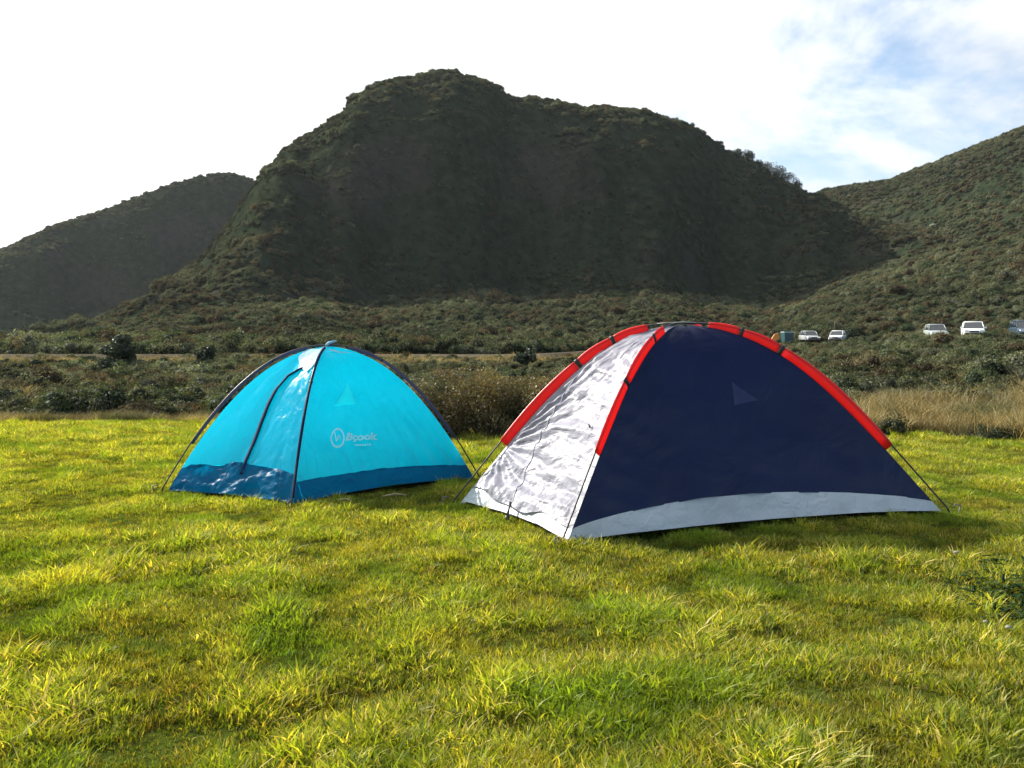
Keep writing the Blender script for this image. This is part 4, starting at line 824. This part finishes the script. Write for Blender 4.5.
P_sil, P_wh, P_gr, P_bl = paint('silver_paint', (0.36, 0.38, 0.39)), paint('white_paint', (0.78, 0.78, 0.76)), paint('grey_green_paint', (0.33, 0.37, 0.36)), paint('dark_blue_paint', (0.03, 0.06, 0.09))
FACE = math.pi / 2                                # nose (-x) turned to the camera
cars = [('estate_car', 809, 107, FACE + 0.30, P_sil, 'silver car parked nearest the teal bin', 1.30, 3.7, 1.6, False),
        ('hatchback', 837, 103.5, FACE - 0.15, P_wh, 'white car parked just right of the silver car', 1.30, 3.6, 1.55, False),
        ('hatchback', 935, 82.5, FACE + 0.20, P_gr, 'grey green car just left of the white four wheel drive', 1.36, 3.6, 1.58, False),
        ('four_wheel_drive', 972, 79.5, FACE + 0.05, P_wh, 'white four wheel drive facing the camera, brightest far car', 1.52, 4.5, 1.78, True),
        ('four_wheel_drive', 1024, 79, FACE + 0.20, P_bl, 'dark blue four wheel drive cut by the right edge of the picture', 1.62, 4.5, 1.86, True)]
for nm, px_, Y, rz, pt, lb, h, L, w, suv in cars:
    p = gz(px_, Y); car(nm, (p[0], p[1], p[2] + 0.06), rz - FACE + math.atan2(p[1], p[0]), pt, lb, h, L, w, suv)
# teal bin and the orange barrier beside the parking strip
p = gz(787, 107); root = empty('waste_bin', p, 0.2); tag(root, 'teal box shaped bin left of the far silver car', 'bin'); m = MB()
M_teal = simple('teal_plastic', (0.01, 0.06, 0.07), 0.5); M_or = simple('orange_plastic', (0.75, 0.28, 0.06), 0.5)
m.add([(-.55, -.4, .12), (.55, -.4, .12), (.55, .4, .12), (-.55, .4, .12), (-.62, -.48, 1.25), (.62, -.48, 1.25), (.62, .48, 1.25), (-.62, .48, 1.25)], [(0, 3, 2, 1), (4, 5, 6, 7), (0, 1, 5, 4), (1, 2, 6, 5), (2, 3, 7, 6), (3, 0, 4, 7)]); m.build('body', M_teal, root, False)
m = MB(); m.add([(-.68, -.54, 1.26), (.68, -.54, 1.26), (.68, .54, 1.26), (-.68, .54, 1.26), (-.6, -.25, 1.42), (.6, -.25, 1.42), (.6, .5, 1.42), (-.6, .5, 1.42)], [(0, 3, 2, 1), (4, 5, 6, 7), (0, 1, 5, 4), (1, 2, 6, 5), (2, 3, 7, 6), (3, 0, 4, 7)]); m.build('lid', M_teal, root, False)
for sx in (-.45, .45): m = MB(); m.tube([(sx, -.34, .09), (sx + .06, -.34, .09)], 0.09, 10); m.build('wheel', M_tyre, root)
p = gz(775, 108); root = empty('orange_barrier', p, 0.1); tag(root, 'orange plastic barrier left of the teal bin, behind the red sleeve', 'barrier')
m = MB(); m.add([(-.5, -.22, 0), (.5, -.22, 0), (.5, .22, 0), (-.5, .22, 0), (-.45, -.10, .7), (.45, -.10, .7), (.45, .10, .7), (-.45, .10, .7), (-.12, -.06, 1.2), (.3, -.06, 1.35), (.3, .06, 1.35), (-.12, .06, 1.2)],
  [(0, 3, 2, 1), (0, 1, 5, 4), (1, 2, 6, 5), (2, 3, 7, 6), (3, 0, 4, 7), (4, 5, 9, 8), (5, 6, 10, 9), (6, 7, 11, 10), (7, 4, 8, 11), (8, 9, 10, 11)]); m.build('panel', M_or, root, False)
p = gz(834, 112); m = MB(); m.tube([(0, 0, -.1), (0, 0, 1.9)], 0.07, 7); o = m.build('wooden_post', M_bark); o.location = p; tag(o, 'thin wooden post standing behind the two left parked cars', 'post')
# white flowers dotted over the tallest thicket bush
